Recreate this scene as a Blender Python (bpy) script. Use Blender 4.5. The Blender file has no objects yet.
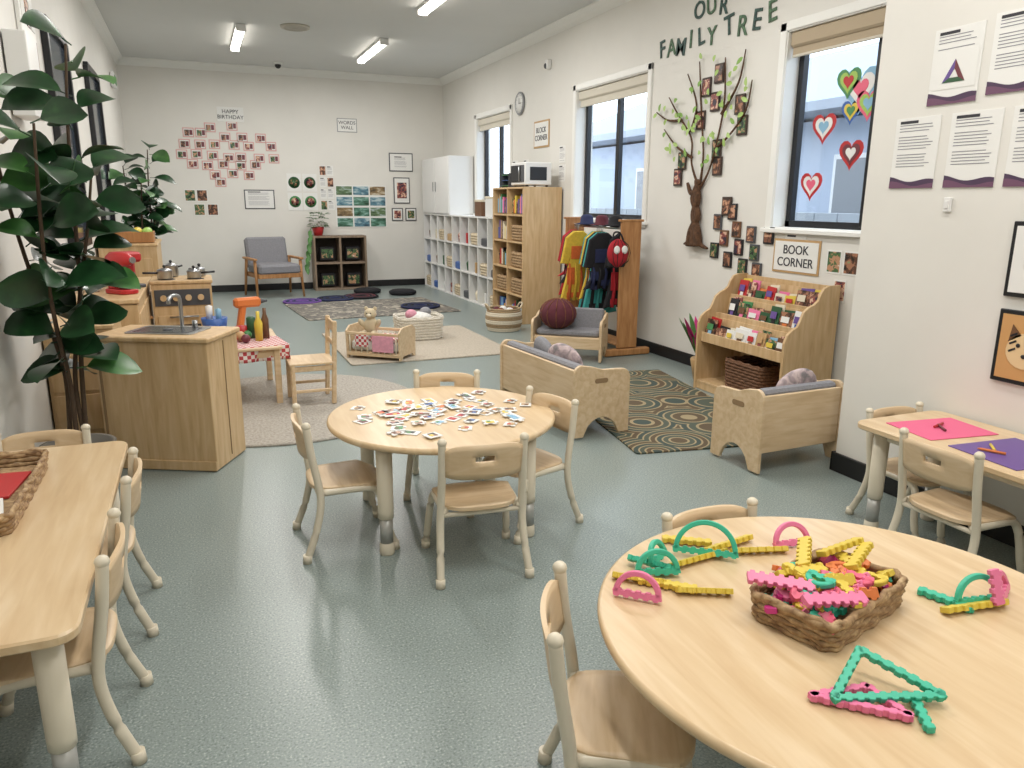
import bpy, math, random
from mathutils import Matrix, Vector
random.seed(7)
sc=bpy.context.scene
XL,XR,XP,YP,YB,YN,ZC=-.80,3.787,2.962,2.785,12.09,-1.6,3.2
# ---------------------------------------------------------------- materials
def lin(c):
    if isinstance(c,str): c=tuple(int(c[i:i+2],16)/255 for i in (0,2,4))
    return tuple(((x/12.92) if x<=.04045 else ((x+.055)/1.055)**2.4) for x in c)+(1,)
MC={}
def mat(name,col,rough=.5,metal=0,noise=0,nscale=20,bump=0,bscale=60,spec=.5,emis=0):
    if name in MC: return MC[name]
    m=bpy.data.materials.new(name);m.use_nodes=True;nt=m.node_tree;p=nt.nodes['Principled BSDF']
    c=lin(col);p.inputs['Base Color'].default_value=c;p.inputs['Roughness'].default_value=rough;p.inputs['Metallic'].default_value=metal
    p.inputs['Specular IOR Level'].default_value=spec
    tc=nt.nodes.new('ShaderNodeTexCoord')
    if noise:
        n=nt.nodes.new('ShaderNodeTexNoise');n.inputs['Scale'].default_value=nscale;n.inputs['Detail'].default_value=4
        nt.links.new(tc.outputs['Object'],n.inputs['Vector'])
        r=nt.nodes.new('ShaderNodeValToRGB');r.color_ramp.elements[0].position=.3;r.color_ramp.elements[1].position=.7
        r.color_ramp.elements[0].color=tuple(x*(1-noise) for x in c[:3])+(1,);r.color_ramp.elements[1].color=tuple(min(1,x*(1+noise)) for x in c[:3])+(1,)
        nt.links.new(n.outputs['Fac'],r.inputs['Fac']);nt.links.new(r.outputs['Color'],p.inputs['Base Color'])
    if bump:
        n=nt.nodes.new('ShaderNodeTexNoise');n.inputs['Scale'].default_value=bscale;n.inputs['Detail'].default_value=3
        nt.links.new(tc.outputs['Object'],n.inputs['Vector'])
        b=nt.nodes.new('ShaderNodeBump');b.inputs['Strength'].default_value=bump;b.inputs['Distance'].default_value=.01
        nt.links.new(n.outputs['Fac'],b.inputs['Height']);nt.links.new(b.outputs['Normal'],p.inputs['Normal'])
    if emis:
        p.inputs['Emission Color'].default_value=c;p.inputs['Emission Strength'].default_value=emis
    MC[name]=m;return m
def ramp_mat(name,stops,tex='noise',scale=(10,10,10),rough=.6,tscale=1,detail=4,distort=0,const=False,bump=0,wtype='BANDS'):
    if name in MC: return MC[name]
    m=bpy.data.materials.new(name);m.use_nodes=True;nt=m.node_tree;p=nt.nodes['Principled BSDF'];p.inputs['Roughness'].default_value=rough
    tc=nt.nodes.new('ShaderNodeTexCoord');mp=nt.nodes.new('ShaderNodeMapping');mp.inputs['Scale'].default_value=scale
    nt.links.new(tc.outputs['Object'],mp.inputs['Vector'])
    if tex=='noise':
        n=nt.nodes.new('ShaderNodeTexNoise');n.inputs['Detail'].default_value=detail;n.inputs['Distortion'].default_value=distort;out='Fac'
    elif tex=='voronoi':
        n=nt.nodes.new('ShaderNodeTexVoronoi');out='Distance'
    elif tex=='wave':
        n=nt.nodes.new('ShaderNodeTexWave');n.wave_type=wtype;n.inputs['Distortion'].default_value=distort;n.inputs['Detail'].default_value=detail;out='Fac'
    elif tex=='checker':
        n=nt.nodes.new('ShaderNodeTexChecker');out='Fac'
    n.inputs['Scale'].default_value=tscale
    nt.links.new(mp.outputs['Vector'],n.inputs['Vector'])
    r=nt.nodes.new('ShaderNodeValToRGB');cr=r.color_ramp
    while len(cr.elements)<len(stops): cr.elements.new(.5)
    for e,(ps,c) in zip(cr.elements,stops): e.position=ps;e.color=lin(c)
    if const: cr.interpolation='CONSTANT'
    nt.links.new(n.outputs[out],r.inputs['Fac']);nt.links.new(r.outputs['Color'],p.inputs['Base Color'])
    if bump:
        b=nt.nodes.new('ShaderNodeBump');b.inputs['Strength'].default_value=bump;b.inputs['Distance'].default_value=.01
        nt.links.new(n.outputs[out],b.inputs['Height']);nt.links.new(b.outputs['Normal'],p.inputs['Normal'])
    MC[name]=m;return m
wallm=mat('wall_paint','dfddd7',.6,noise=.02,nscale=3)
ceilm=mat('ceiling_paint','d6d7d5',.7,noise=.015,nscale=2)
trimw=mat('white_trim','eaeae6',.4)
black=mat('black_skirting','17181a',.45)
frameb=mat('black_aluminium','15171c',.35)
floorm=ramp_mat('speckled_vinyl',[(.3,'5f6b69'),(.42,'7f8b88'),(.6,'8d9895'),(.72,'b9c0bc')],'noise',(1,1,1),.3,150,3)
wood=ramp_mat('birch_wood',[(.3,'c7ab85'),(.5,'d3b995'),(.7,'dbc4a4')],'noise',(2,14,14),.42,2.2,6,.6)
woodt=ramp_mat('maple_tabletop',[(.3,'ccaf88'),(.5,'d4ba94'),(.7,'dcc5a3')],'noise',(14,1.5,14),.3,2.2,6,.5)
woodx=ramp_mat('birch_wood_panel',[(.3,'bd9c70'),(.5,'caab80'),(.7,'d3b78f')],'noise',(14,14,1.6),.42,2.2,6,.6)
woodd=ramp_mat('tan_wood',[(.3,'9a6b3f'),(.5,'ab7a4b'),(.7,'b98a5a')],'noise',(14,14,2),.5,2.2,5,.6)
darkw=ramp_mat('brown_laminate',[(.3,'7b6a58'),(.7,'94806d')],'noise',(14,14,2),.5,2,4)
inner=mat('cabinet_interior','8d7353',.7)
cream=mat('cream_enamel','d8cfbb',.3)
steel=mat('brushed_steel','a9abad',.28,metal=.9)
satin=mat('satin_aluminium','b4b4b0',.35,metal=.4)
plw=mat('white_laminate','e4e4e2',.4)
paper=mat('white_paper','e6e6e3',.6)
ink=mat('printed_ink','8d8d94',.7)
inkd=mat('dark_ink','34343a',.7)
wick=ramp_mat('wicker',[(.3,'7a5c40'),(.55,'a48762'),(.75,'c4a982')],'noise',(60,60,60),.7,1,4)
wickl=ramp_mat('pale_wicker',[(.3,'b3a184'),(.7,'ddd0b6')],'noise',(60,60,60),.7,1,4)
greyc=mat('grey_fabric','85858a',.9,noise=.12,nscale=80,bump=.3,bscale=300)
pilm=ramp_mat('patterned_cushion',[(.35,'7f7a7c'),(.5,'a8979a'),(.62,'c4b3b2')],'noise',(1,1,1),.9,16,3,1)
C={}
for n,c in dict(red='b8292c',pink='e57aa2',hotpink='e2637f',magenta='c2317f',teal='3fb898',yellow='d9c04a',orange='d97a3f',blue='3a62a8',navy='22305e',purple='664d92',green='4a8a55',dkgreen='2c5636',black='1c1c20',white='e4e4e2',brown='6b4a31',skyblue='86b3d0',maroon='6e323b',lime='9cc05c',cream='ddd3bc',grey='8b8d90',tan='bd9a6c',dgrey='4b4d52',blush='d3a5a0').items():
    C[n]=mat('plastic_'+n,c,.42)
F={k:mat('cloth_'+k,c,.9,noise=.1,nscale=40,bump=.2,bscale=150) for k,c in dict(red='a8222d',teal='3f9a98',yellow='d2b040',orange='cc6430',black='1a1a1f',navy='262d50',purple='6b4a90',green='3c7c46',white='dddbd6',pink='d99aac',grey='8f8f93',maroon='5a2731',brown='7a4c33').items()}
photo=[ramp_mat('photo_print_%d'%i,[(.25,a),(.42,b),(.55,c),(.7,d)],'noise',(1,1,1),.35,22,3,.6,True) for i,(a,b,c,d) in enumerate([
 ('2b2622','7a5140','c79a7c','41566b'),('1f2a24','4c6b45','b98d6e','d9d2c4'),('352b3a','8a4a45','d8b49b','6c7f96'),('241d1a','5e3f31','a5755a','8c9c6d')])]
gingham=ramp_mat('gingham_cloth',[(0,'b8474c'),(.5,'e4dcd8')],'checker',(1,1,1),.9,40,const=True)
# ---------------------------------------------------------------- mesh builder
def V(*a): return Vector(a)
class Bd:
    def __init__(s,name,loc=(0,0,0),rz=0):
        s.name=name;s.loc=loc;s.rz=math.radians(rz);s.v=[];s.f=[];s.m=[];s.s=[];s.mats=[];s.T=Matrix.Identity(4)
    def add(s,vs,fs,mt,sm=False):
        o=len(s.v);s.v+= [tuple(s.T@Vector(v)) for v in vs]
        if mt not in s.mats: s.mats.append(mt)
        k=s.mats.index(mt)
        for i,f in enumerate(fs):
            s.f.append(tuple(o+j for j in f));s.m.append(k);s.s.append(sm if not isinstance(sm,list) else sm[i])
    def box(s,c,sz,mt,bev=.004,rot=(0,0,0)):
        hx,hy,hz=[a/2 for a in sz];b=min(bev,hx*.45,hy*.45,hz*.45)
        R=Matrix.Translation(c)@Matrix.Rotation(rot[2],4,'Z')@Matrix.Rotation(rot[1],4,'Y')@Matrix.Rotation(rot[0],4,'X')
        vs=[];idx={}
        for sx in(-1,1):
            for sy in(-1,1):
                for sz_ in(-1,1):
                    for a in range(3):
                        p=[sx*(hx-b),sy*(hy-b),sz_*(hz-b)];p[a]=(sx*hx,sy*hy,sz_*hz)[a]
                        idx[(sx,sy,sz_,a)]=len(vs);vs.append(R@Vector(p))
        fs=[]
        for a in range(3):
            o=[i for i in range(3) if i!=a]
            for sg in(-1,1):
                q=[]
                for p,r in((-1,-1),(1,-1),(1,1),(-1,1)):
                    k=[0,0,0];k[a]=sg;k[o[0]]=p;k[o[1]]=r;q.append(idx[(*k,a)])
                fs.append(q)
            for p in(-1,1):
                for r in(-1,1):
                    k1=[0,0,0];k2=[0,0,0];k1[o[0]]=k2[o[0]]=p;k1[o[1]]=k2[o[1]]=r;k1[a]=-1;k2[a]=1
                    fs.append([idx[(*k1,o[0])],idx[(*k2,o[0])],idx[(*k2,o[1])],idx[(*k1,o[1])]])
        for sx in(-1,1):
            for sy in(-1,1):
                for sz_ in(-1,1): fs.append([idx[(sx,sy,sz_,a)] for a in range(3)])
        s.add(vs,fs,mt)
    def ring(s,c,d,r,seg,up=None):
        d=Vector(d).normalized();a=Vector((0,0,1)) if abs(d.z)<.95 else Vector((1,0,0))
        if up is not None: a=up
        x=d.cross(a).normalized();y=d.cross(x).normalized()
        return [Vector(c)+x*(r*math.cos(2*math.pi*i/seg))+y*(r*math.sin(2*math.pi*i/seg)) for i in range(seg)]
    def tube(s,pts,r,mt,seg=10,closed=False,sub=0,caps=True,up=None):
        pts=[Vector(p) for p in pts];n=len(pts)
        rs=list(r) if isinstance(r,(list,tuple)) else [r]*n
        if sub:
            np_,nr=[],[]
            rng=n if closed else n-1
            for i in range(rng):
                p0=pts[(i-1)%n] if closed or i>0 else pts[0];p1=pts[i];p2=pts[(i+1)%n];p3=pts[(i+2)%n] if closed or i+2<n else pts[-1]
                for k in range(sub):
                    t=k/sub
                    np_.append(.5*((2*p1)+(p2-p0)*t+(2*p0-5*p1+4*p2-p3)*t*t+(3*p1-p0-3*p2+p3)*t**3));nr.append(rs[i]*(1-t)+rs[(i+1)%n]*t)
            if not closed: np_.append(pts[-1]);nr.append(rs[-1])
            pts,rs=np_,nr;n=len(pts)
        vs=[]
        for i,p in enumerate(pts):
            a=pts[(i-1)%n] if closed or i>0 else p;b=pts[(i+1)%n] if closed or i<n-1 else p
            d=b-a
            if d.length<1e-7: d=Vector((0,0,1))
            vs+=s.ring(p,d,rs[i],seg,up)
        fs=[]
        for i in range(n if closed else n-1):
            j=(i+1)%n
            for k in range(seg):
                l=(k+1)%seg;fs.append([i*seg+k,i*seg+l,j*seg+l,j*seg+k])
        sm=[True]*len(fs)
        if caps and not closed:
            fs.append(list(range(seg)));fs.append([(n-1)*seg+k for k in range(seg)]);sm+=[False,False]
        s.add(vs,fs,mt,sm)
    def cyl(s,p0,p1,r,mt,r1=None,seg=16): s.tube([p0,p1],[r,r if r1 is None else r1],mt,seg)
    def lathe(s,c,prof,mt,seg=32,sm=True,sx=1,sy=1):
        vs=[];n=len(prof)
        for r,z in prof:
            for k in range(seg):
                a=2*math.pi*k/seg;vs.append((c[0]+r*sx*math.cos(a),c[1]+r*sy*math.sin(a),c[2]+z))
        fs=[];fl=[]
        for i in range(n-1):
            for k in range(seg):
                l=(k+1)%seg;fs.append([i*seg+k,i*seg+l,(i+1)*seg+l,(i+1)*seg+k]);fl.append(sm)
        if prof[0][0]>1e-5: fs.append(list(range(seg)));fl.append(False)
        if prof[-1][0]>1e-5: fs.append([(n-1)*seg+k for k in range(seg)]);fl.append(False)
        s.add(vs,fs,mt,fl)
    def sph(s,c,r,mt,seg=16,rings=9,rot=(0,0,0)):
        if not isinstance(r,(tuple,list)): r=(r,r,r)
        R=Matrix.Translation(c)@Matrix.Rotation(rot[2],4,'Z')@Matrix.Rotation(rot[1],4,'Y')@Matrix.Rotation(rot[0],4,'X')
        vs=[R@Vector((0,0,-r[2]))]
        for i in range(1,rings):
            a=-math.pi/2+math.pi*i/rings
            for k in range(seg):
                t=2*math.pi*k/seg;vs.append(R@Vector((r[0]*math.cos(a)*math.cos(t),r[1]*math.cos(a)*math.sin(t),r[2]*math.sin(a))))
        vs.append(R@Vector((0,0,r[2])));e=len(vs)-1;fs=[]
        for k in range(seg):
            l=(k+1)%seg;fs.append([0,1+l,1+k]);fs.append([e,e-seg+k,e-seg+l])
            for i in range(rings-2): fs.append([1+i*seg+k,1+i*seg+l,1+(i+1)*seg+l,1+(i+1)*seg+k])
        s.add(vs,fs,mt,True)
    def prism(s,poly,o,u,v,t,mt,ch=0,flat=True):
        """polygon poly (2d) in axes u,v at origin o, extruded t along u x v"""
        o,u,v=Vector(o),Vector(u),Vector(v);w=u.cross(v).normalized();n=len(poly)
        ar=sum(poly[i][0]*poly[(i+1)%n][1]-poly[(i+1)%n][0]*poly[i][1] for i in range(n))
        if ar<0: poly=poly[::-1]
        def off(c):
            out=[]
            for i in range(n):
                a,b,d=Vector(poly[i-1]),Vector(poly[i]),Vector(poly[(i+1)%n])
                e1=(b-a);e2=(d-b)
                if e1.length<1e-9 or e2.length<1e-9: out.append(b);continue
                e1.normalize();e2.normalize();nn=Vector((-e1.y-e2.y,e1.x+e2.x))
                if nn.length<1e-6: out.append(b);continue
                nn.normalize();k=max(.4,nn.dot(Vector((-e1.y,e1.x))));out.append(b+nn*c/k)
            return out
        L=[(0,0),(t,0)] if not ch else [(0,ch),(ch,0),(t-ch,0),(t,ch)]
        vs=[]
        for h,c in L:
            for p in (off(c) if c else poly): vs.append(o+u*p[0]+v*p[1]+w*h)
        fs=[]
        for i in range(len(L)-1):
            for k in range(n):
                l=(k+1)%n;fs.append([i*n+k,i*n+l,(i+1)*n+l,(i+1)*n+k])
        sm=[not flat]*len(fs)
        fs.append(list(range(n))[::-1]);fs.append([(len(L)-1)*n+k for k in range(n)]);sm+=[False,False]
        s.add(vs,fs,mt,sm)
    def grid(s,fn,nu,nv,th,mt,hole=lambda i,j:False,sm=True):
        th=Vector(th);vs=[]
        for j in range(nv+1):
            for i in range(nu+1): vs.append(Vector(fn(i/nu,j/nv)))
        N=len(vs);vs+=[p+th for p in vs];fs=[];fl=[]
        ok=lambda i,j:0<=i<nu and 0<=j<nv and not hole(i,j)
        q=lambda i,j:j*(nu+1)+i
        for i in range(nu):
            for j in range(nv):
                if not ok(i,j): continue
                a,b,c,d=q(i,j),q(i+1,j),q(i+1,j+1),q(i,j+1)
                fs+=[[a,b,c,d],[N+d,N+c,N+b,N+a]];fl+=[sm,sm]
                for (e,f,k) in((a,b,(i,j-1)),(b,c,(i+1,j)),(c,d,(i,j+1)),(d,a,(i-1,j))):
                    if not ok(*k): fs.append([e,f,N+f,N+e]);fl.append(False)
        s.add(vs,fs,mt,fl)
    def leaf(s,base,d,nrm,L,W,mt,droop=.25,pw=.8):
        d=Vector(d).normalized();nrm=Vector(nrm);x=d.cross(nrm)
        if x.length<1e-3: x=d.cross(Vector((1,0,.3)))
        x.normalize();nrm=x.cross(d).normalized();vs=[];n=9
        for i in range(n+1):
            t=i/n;w=W*.5*math.sin(math.pi*min(1,t**pw))**.7 if 0<t<1 else 0.001
            c=Vector(base)+d*(L*t)-Vector((0,0,1))*(droop*L*t*t)
            vs+=[c-x*w+nrm*w*.3,c,c+x*w+nrm*w*.3]
        fs=[]
        for i in range(n):
            a=i*3;fs+=[[a,a+1,a+4,a+3],[a+1,a+2,a+5,a+4]]
        s.add(vs,fs,mt,True)
    def done(s,recalc=True,parent=None):
        me=bpy.data.meshes.new(s.name);me.from_pydata(s.v,[],s.f)
        for m in s.mats: me.materials.append(m)
        me.polygons.foreach_set('material_index',s.m);me.polygons.foreach_set('use_smooth',s.s);me.update()
        if recalc:
            import bmesh
            bm=bmesh.new();bm.from_mesh(me);bmesh.ops.recalc_face_normals(bm,faces=bm.faces);bm.to_mesh(me);bm.free()
        o=bpy.data.objects.new(s.name,me);o.location=s.loc;o.rotation_euler=(0,0,s.rz);sc.collection.objects.link(o)
        if parent: o.parent=parent
        return o
def rr(w,h,r,n=5,cx=0,cy=0):
    p=[]
    for sx,sy,a0 in((1,1,0),(-1,1,90),(-1,-1,180),(1,-1,270)):
        for k in range(n+1):
            a=math.radians(a0+90*k/n);p.append((cx+sx*(w/2-r)+r*math.cos(a),cy+sy*(h/2-r)+r*math.sin(a)))
    return p
# rr builds corner arcs with absolute angles; centre offsets follow the corner signs
def rr(w,h,r,n=5,cx=0,cy=0):
    p=[]
    for sx,sy,a0 in((1,1,0),(-1,1,90),(-1,-1,180),(1,-1,270)):
        for k in range(n+1):
            a=math.radians(a0+90*k/n);p.append((cx+sx*(w/2-r)+r*math.cos(a),cy+sy*(h/2-r)+r*math.sin(a)))
    return p
def frame(o,u,v):
    u,v=Vector(u),Vector(v);w=u.cross(v);return Matrix(((u.x,v.x,w.x,o[0]),(u.y,v.y,w.y,o[1]),(u.z,v.z,w.z,o[2]),(0,0,0,1)))
WB=frame((0,YB,0),(1,0,0),(0,0,1))       # back wall : a=x b=z c=out(-y)
WR=frame((XR,0,0),(0,-1,0),(0,0,1))      # right wall: a=-y b=z c=out(-x)
WP=frame((XP,0,0),(0,-1,0),(0,0,1))
WL=frame((XL,0,0),(0,1,0),(0,0,1))       # left wall: a=y
def text(body,size,M,mt,parent,name='lettering',ext=.002,bold=0):
    t=bpy.data.curves.new(name,'FONT');t.body=body;t.size=size;t.extrude=ext;t.align_x='CENTER';t.align_y='CENTER';t.offset=bold
    t.materials.append(mt);o=bpy.data.objects.new(name,t);sc.collection.objects.link(o);o.parent=parent;o.matrix_world=M;return o
# ---------------------------------------------------------------- room shell
def simple(name,boxes,mt,bev=0.0005):
    b=Bd(name)
    for c,s_ in boxes: b.box(c,s_,mt,bev)
    return b.done()
def bx(x0,x1,y0,y1,z0,z1): return (((x0+x1)/2,(y0+y1)/2,(z0+z1)/2),(x1-x0,y1-y0,z1-z0))
simple('floor',[bx(XL-.2,XR+.2,YN-.2,YB+.2,-.1,0)],floorm)
simple('ceiling',[bx(XL-.2,XR+.2,YN-.2,YB+.2,ZC,ZC+.1)],ceilm)
simple('wall_back',[bx(XL-.2,XR+.2,YB,YB+.2,0,ZC)],wallm)
simple('wall_front',[bx(XL-.2,XR+.2,YN-.2,YN,0,ZC)],wallm)
simple('wall_left',[bx(XL-.2,XL,YN,YB,0,ZC)],wallm)
simple('wall_near_right',[bx(XP,XR+.2,YN,YP,0,ZC)],wallm,.006)
wins=[(3.0,4.35),(6.05,7.44),(9.25,10.51)];Z0,Z1=1.17,2.47;TW=.2
bs=[bx(XR,XR+TW,YP,YB,0,Z0),bx(XR,XR+TW,YP,YB,Z1,ZC)];y=YP
for a,b_ in wins: bs.append(bx(XR,XR+TW,y,a,Z0,Z1));y=b_
bs.append(bx(XR,XR+TW,y,YB,Z0,Z1));simple('wall_right',bs,wallm)
simple('baseboard_right',[bx(XR-.014,XR,YP,YB,0,.1)],black,.004)
simple('baseboard_back',[bx(XL,XR,YB-.014,YB,0,.1)],black,.004)
simple('baseboard_left',[bx(XL,XL+.014,YN,YB,0,.1)],black,.004)
simple('baseboard_near_right',[bx(XP-.014,XP,YN,YP+.014,0,.1),bx(XP-.014,XR,YP,YP+.014,0,.1)],black,.004)
prof=[(0,0),(.085,0),(.085,-.012),(.07,-.02),(.045,-.04),(.03,-.065),(.012,-.085),(0,-.095)]
def crown(name,o,u,L):
    b=Bd(name);b.prism(prof,Vector(o),u,(0,0,1),L,trimw,flat=True);return b.done()
crown('trim_1',(XR,YP,ZC),(-1,0,0),YB-YP)
crown('trim_2',(XL,YB,ZC),(1,0,0),YB-YN)
crown('trim_3',(XR,YB,ZC),(0,-1,0),XR-XL)
crown('trim_4',(XP,YN,ZC),(-1,0,0),YP-YN)
# windows
glass=bpy.data.materials.new('window_glass');glass.use_nodes=True;nt=glass.node_tree;nt.nodes.clear()
o_=nt.nodes.new('ShaderNodeOutputMaterial');mx=nt.nodes.new('ShaderNodeMixShader');mx.inputs[0].default_value=.06
t_=nt.nodes.new('ShaderNodeBsdfTransparent');t_.inputs[0].default_value=(.94,.97,1,1);g_=nt.nodes.new('ShaderNodeBsdfGlossy');g_.inputs['Roughness'].default_value=.03
nt.links.new(t_.outputs[0],mx.inputs[1]);nt.links.new(g_.outputs[0],mx.inputs[2]);nt.links.new(mx.outputs[0],o_.inputs[0])
blind=mat('beige_blind','b1a189',.8)
blindw=mat('pale_blind','cfc9bb',.8)
def heart(w,n=24):
    return [(w*.5*(math.sin(t)**3),w*.5/16*1.05*(13*math.cos(t)-5*math.cos(2*t)-2*math.cos(3*t)-math.cos(4*t))) for t in [2*math.pi*k/n for k in range(n)]]
for i,(a,c) in enumerate(wins):
    b=Bd('window_%d'%(i+1));b.T=WR;m_=-(a+c)/2;w=c-a;zc=(Z0+Z1)/2;h=Z1-Z0
    for sgn in(-1,1):
        b.box((m_+sgn*(w/2+.025),zc,.008),(.06,h+.1,.02),trimw)
        b.box((m_+sgn*(w/2-.006),zc,-.06),(.012,h,.13),trimw,.001)
        b.box((m_+sgn*(w/2-.035),zc,-.13),(.045,h,.05),frameb)
    b.box((m_,Z1+.025,.008),(w+.11,.06,.02),trimw);b.box((m_,Z0-.012,.012),(w+.16,.03,.05),trimw)
    b.box((m_,Z0+.006,-.06),(w,.012,.13),trimw,.001);b.box((m_,Z1-.006,-.06),(w,.012,.13),trimw,.001)
    b.box((m_,Z1-.035,-.13),(w,.045,.05),frameb);b.box((m_,Z0+.035,-.13),(w,.045,.05),frameb)
    b.box((m_+(.03 if i==0 else 0),zc,-.125),(.06,h-.06,.05),frameb)
    b.box((m_+w*.25,zc,-.14),(w*.5-.03,h-.07,.004),glass,.0005);b.box((m_-w*.25,zc,-.14),(w*.5-.03,h-.07,.004),glass,.0005)
    bm_=blind if i==0 else blindw
    b.box((m_,Z1-.06,-.04),(w-.03,.1 if i==0 else .09,.06),bm_,.02)
    b.box((m_,Z1-.13,-.035),(w-.05,.06,.006),bm_,.002);b.box((m_,Z1-.165,-.035),(w-.05,.018,.016),blindw,.004)
    b.done()
b=Bd('paper_hearts');b.T=WR@Matrix.Translation((0,0,-.132))
for y_,z_,w_,c_,inn,in2 in[(4.14,1.47,.2,C['red'],C['white'],C['hotpink']),(4.08,1.84,.21,C['red'],C['white'],C['skyblue']),(3.82,1.66,.2,C['red'],C['maroon'],C['white']),(3.80,2.05,.3,C['skyblue'],C['white'],C['hotpink']),(3.90,2.10,.2,C['green'],C['lime'],C['red']),(3.72,1.95,.2,C['hotpink'],C['lime'],C['skyblue']),(3.86,1.92,.16,C['blue'],C['yellow'],C['green'])]:
    k=.001*int(w_*100%7)
    b.prism(heart(w_),(-y_,z_,k),(1,0,0),(0,1,0),.002,c_);b.prism(heart(w_*.72),(-y_,z_,.002+k),(1,0,0),(0,1,0),.002,inn);b.prism(heart(w_*.42),(-y_,z_,.004+k),(1,0,0),(0,1,0),.002,in2)
b.done()
# exterior
hw=ramp_mat('weatherboard',[(0,'b3bccb'),(.85,'c8d0dc'),(1,'8f98a8')],'wave',(0,0,1),.7,1.6,0)
b=Bd('exterior_house');b.box((8.2,6,1.1),(1,20,2.6),hw);b.box((7.9,6,2.5),(1.6,20.4,.12),mat('gutter_grey','8d949f',.5))
b.prism([(0,0),(4,1.5),(4,0)],(7.2,16.2,2.56),(1,0,0),(0,0,1),20.4,mat('roof_grey','8a93a1',.7))
for y in(2.5,7.2,12): b.box((7.68,y,1.5),(.05,1.1,.9),plw);b.box((7.65,y,1.5),(.02,.98,.78),C['grey'])
b.done()
b=Bd('exterior_fence')
for k in range(60): b.box((5.9,-3+k*.31,.5),(.03,.3,1.5),mat('fence_grey','9fa4aa',.7))
b.done()
b=Bd('exterior_ground');b.box((9,6,-.25),(9.9,30,.1),mat('concrete','9a9d9f',.8,noise=.1));b.done()
# left wall openings
def doorp(b,y0,y1,z0,z1,fill):
    m_=(y0+y1)/2
    for q in(y0,y1): b.box((q,(z0+z1)/2,.022),(.06,z1-z0,.04),frameb)
    b.box((m_,z1,.022),(y1-y0,.06,.04),frameb);b.box((m_,z0+.03,.022),(y1-y0,.06,.04),frameb);b.box((m_,(z0+z1)/2,.01),(y1-y0,z1-z0,.012),fill,.001)
dk=mat('dark_glass','3b4654',.12)
b=Bd('window_4');b.T=WL;doorp(b,5.9,6.8,1.0,2.45,dk);b.done()
b=Bd('window_5');b.T=WL;doorp(b,8.05,8.95,1.0,2.5,dk);b.done()
b=Bd('notice_board');b.T=WL;b.box((5.3,2.25,.014),(.42,.5,.024),trimw)
for k in range(6): b.box((5.17+.13*(k%3),2.36-.2*(k//3),.028),(.1,.15,.004),[paper,photo[0]][k%2],.001)
b.done()
b=Bd('wall_shelf');b.T=WL;b.box((4.75,1.95,.06),(.3,.4,.1),plw);b.done()
# ---------------------------------------------------------------- ceiling fittings
tube_m=mat('tube_glow','fff8ec',.5,emis=9)
def light(x,y0,y1,P=28):
    b=Bd('ceiling_batten_light',(x,(y0+y1)/2,ZC));L=y1-y0
    b.box((0,0,-.018),(.1,L,.034),plw);b.prism([(-.05,0),(.05,0),(.04,-.03),(0,-.04),(-.04,-.03)],(0,L/2-.02,-.035),(1,0,0),(0,0,1),L-.04,tube_m)
    for q in(-1,1): b.box((0,q*(L/2-.01),-.045),(.105,.03,.06),plw)
    o=b.done()
    l=bpy.data.lights.new('tube_lamp','AREA');l.shape='RECTANGLE';l.size=.12;l.size_y=L;l.energy=P;l.color=(1,.97,.935)
    lo=bpy.data.objects.new('tube_lamp',l);lo.location=(0,0,-.085);lo.parent=o;sc.collection.objects.link(lo)
for x,y0,y1 in[(.64,9.3,10.6),(2.24,9.4,10.8),(2.26,6.6,7.85),(.64,6.5,7.7),(2.26,3.6,4.9),(.64,3.6,4.9)]: light(x,y0,y1,30)  # visible battens first, the rest out of view, added to brighten the room
for x,y0,y1 in[(2.1,.8,2.1),(.64,.8,2.1),(1.4,-1.1,.1)]: light(x,y0,y1,22)  # unseen near battens, added to light the room
b=Bd('ceiling_vent',(1.2,9.2,ZC));b.lathe((0,0,0),[(.16,0),(.155,-.02),(.12,-.03),(.11,-.015),(.08,-.03),(.05,-.015),(.03,-.03),(0,-.03)],mat('vent_grey','b9b4a8',.5));b.done()
b=Bd('dome_camera',(1.25,11.6,ZC));b.lathe((0,0,0),[(.06,0),(.06,-.025),(.045,-.03)],plw);b.sph((0,0,-.04),.043,C['black']);b.done()
b=Bd('motion_sensor');b.T=WR;b.box((-8.1,2.82,.03),(.06,.1,.06),plw,.01);b.sph((-8.1,2.8,.06),(.02,.03,.02),C['dgrey']);b.done()
b=Bd('exit_sign');b.T=WL;b.box((10.9,2.75,.03),(.3,.16,.04),plw);b.box((10.9,2.75,.052),(.24,.1,.004),C['green'],.001);b.done()
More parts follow.
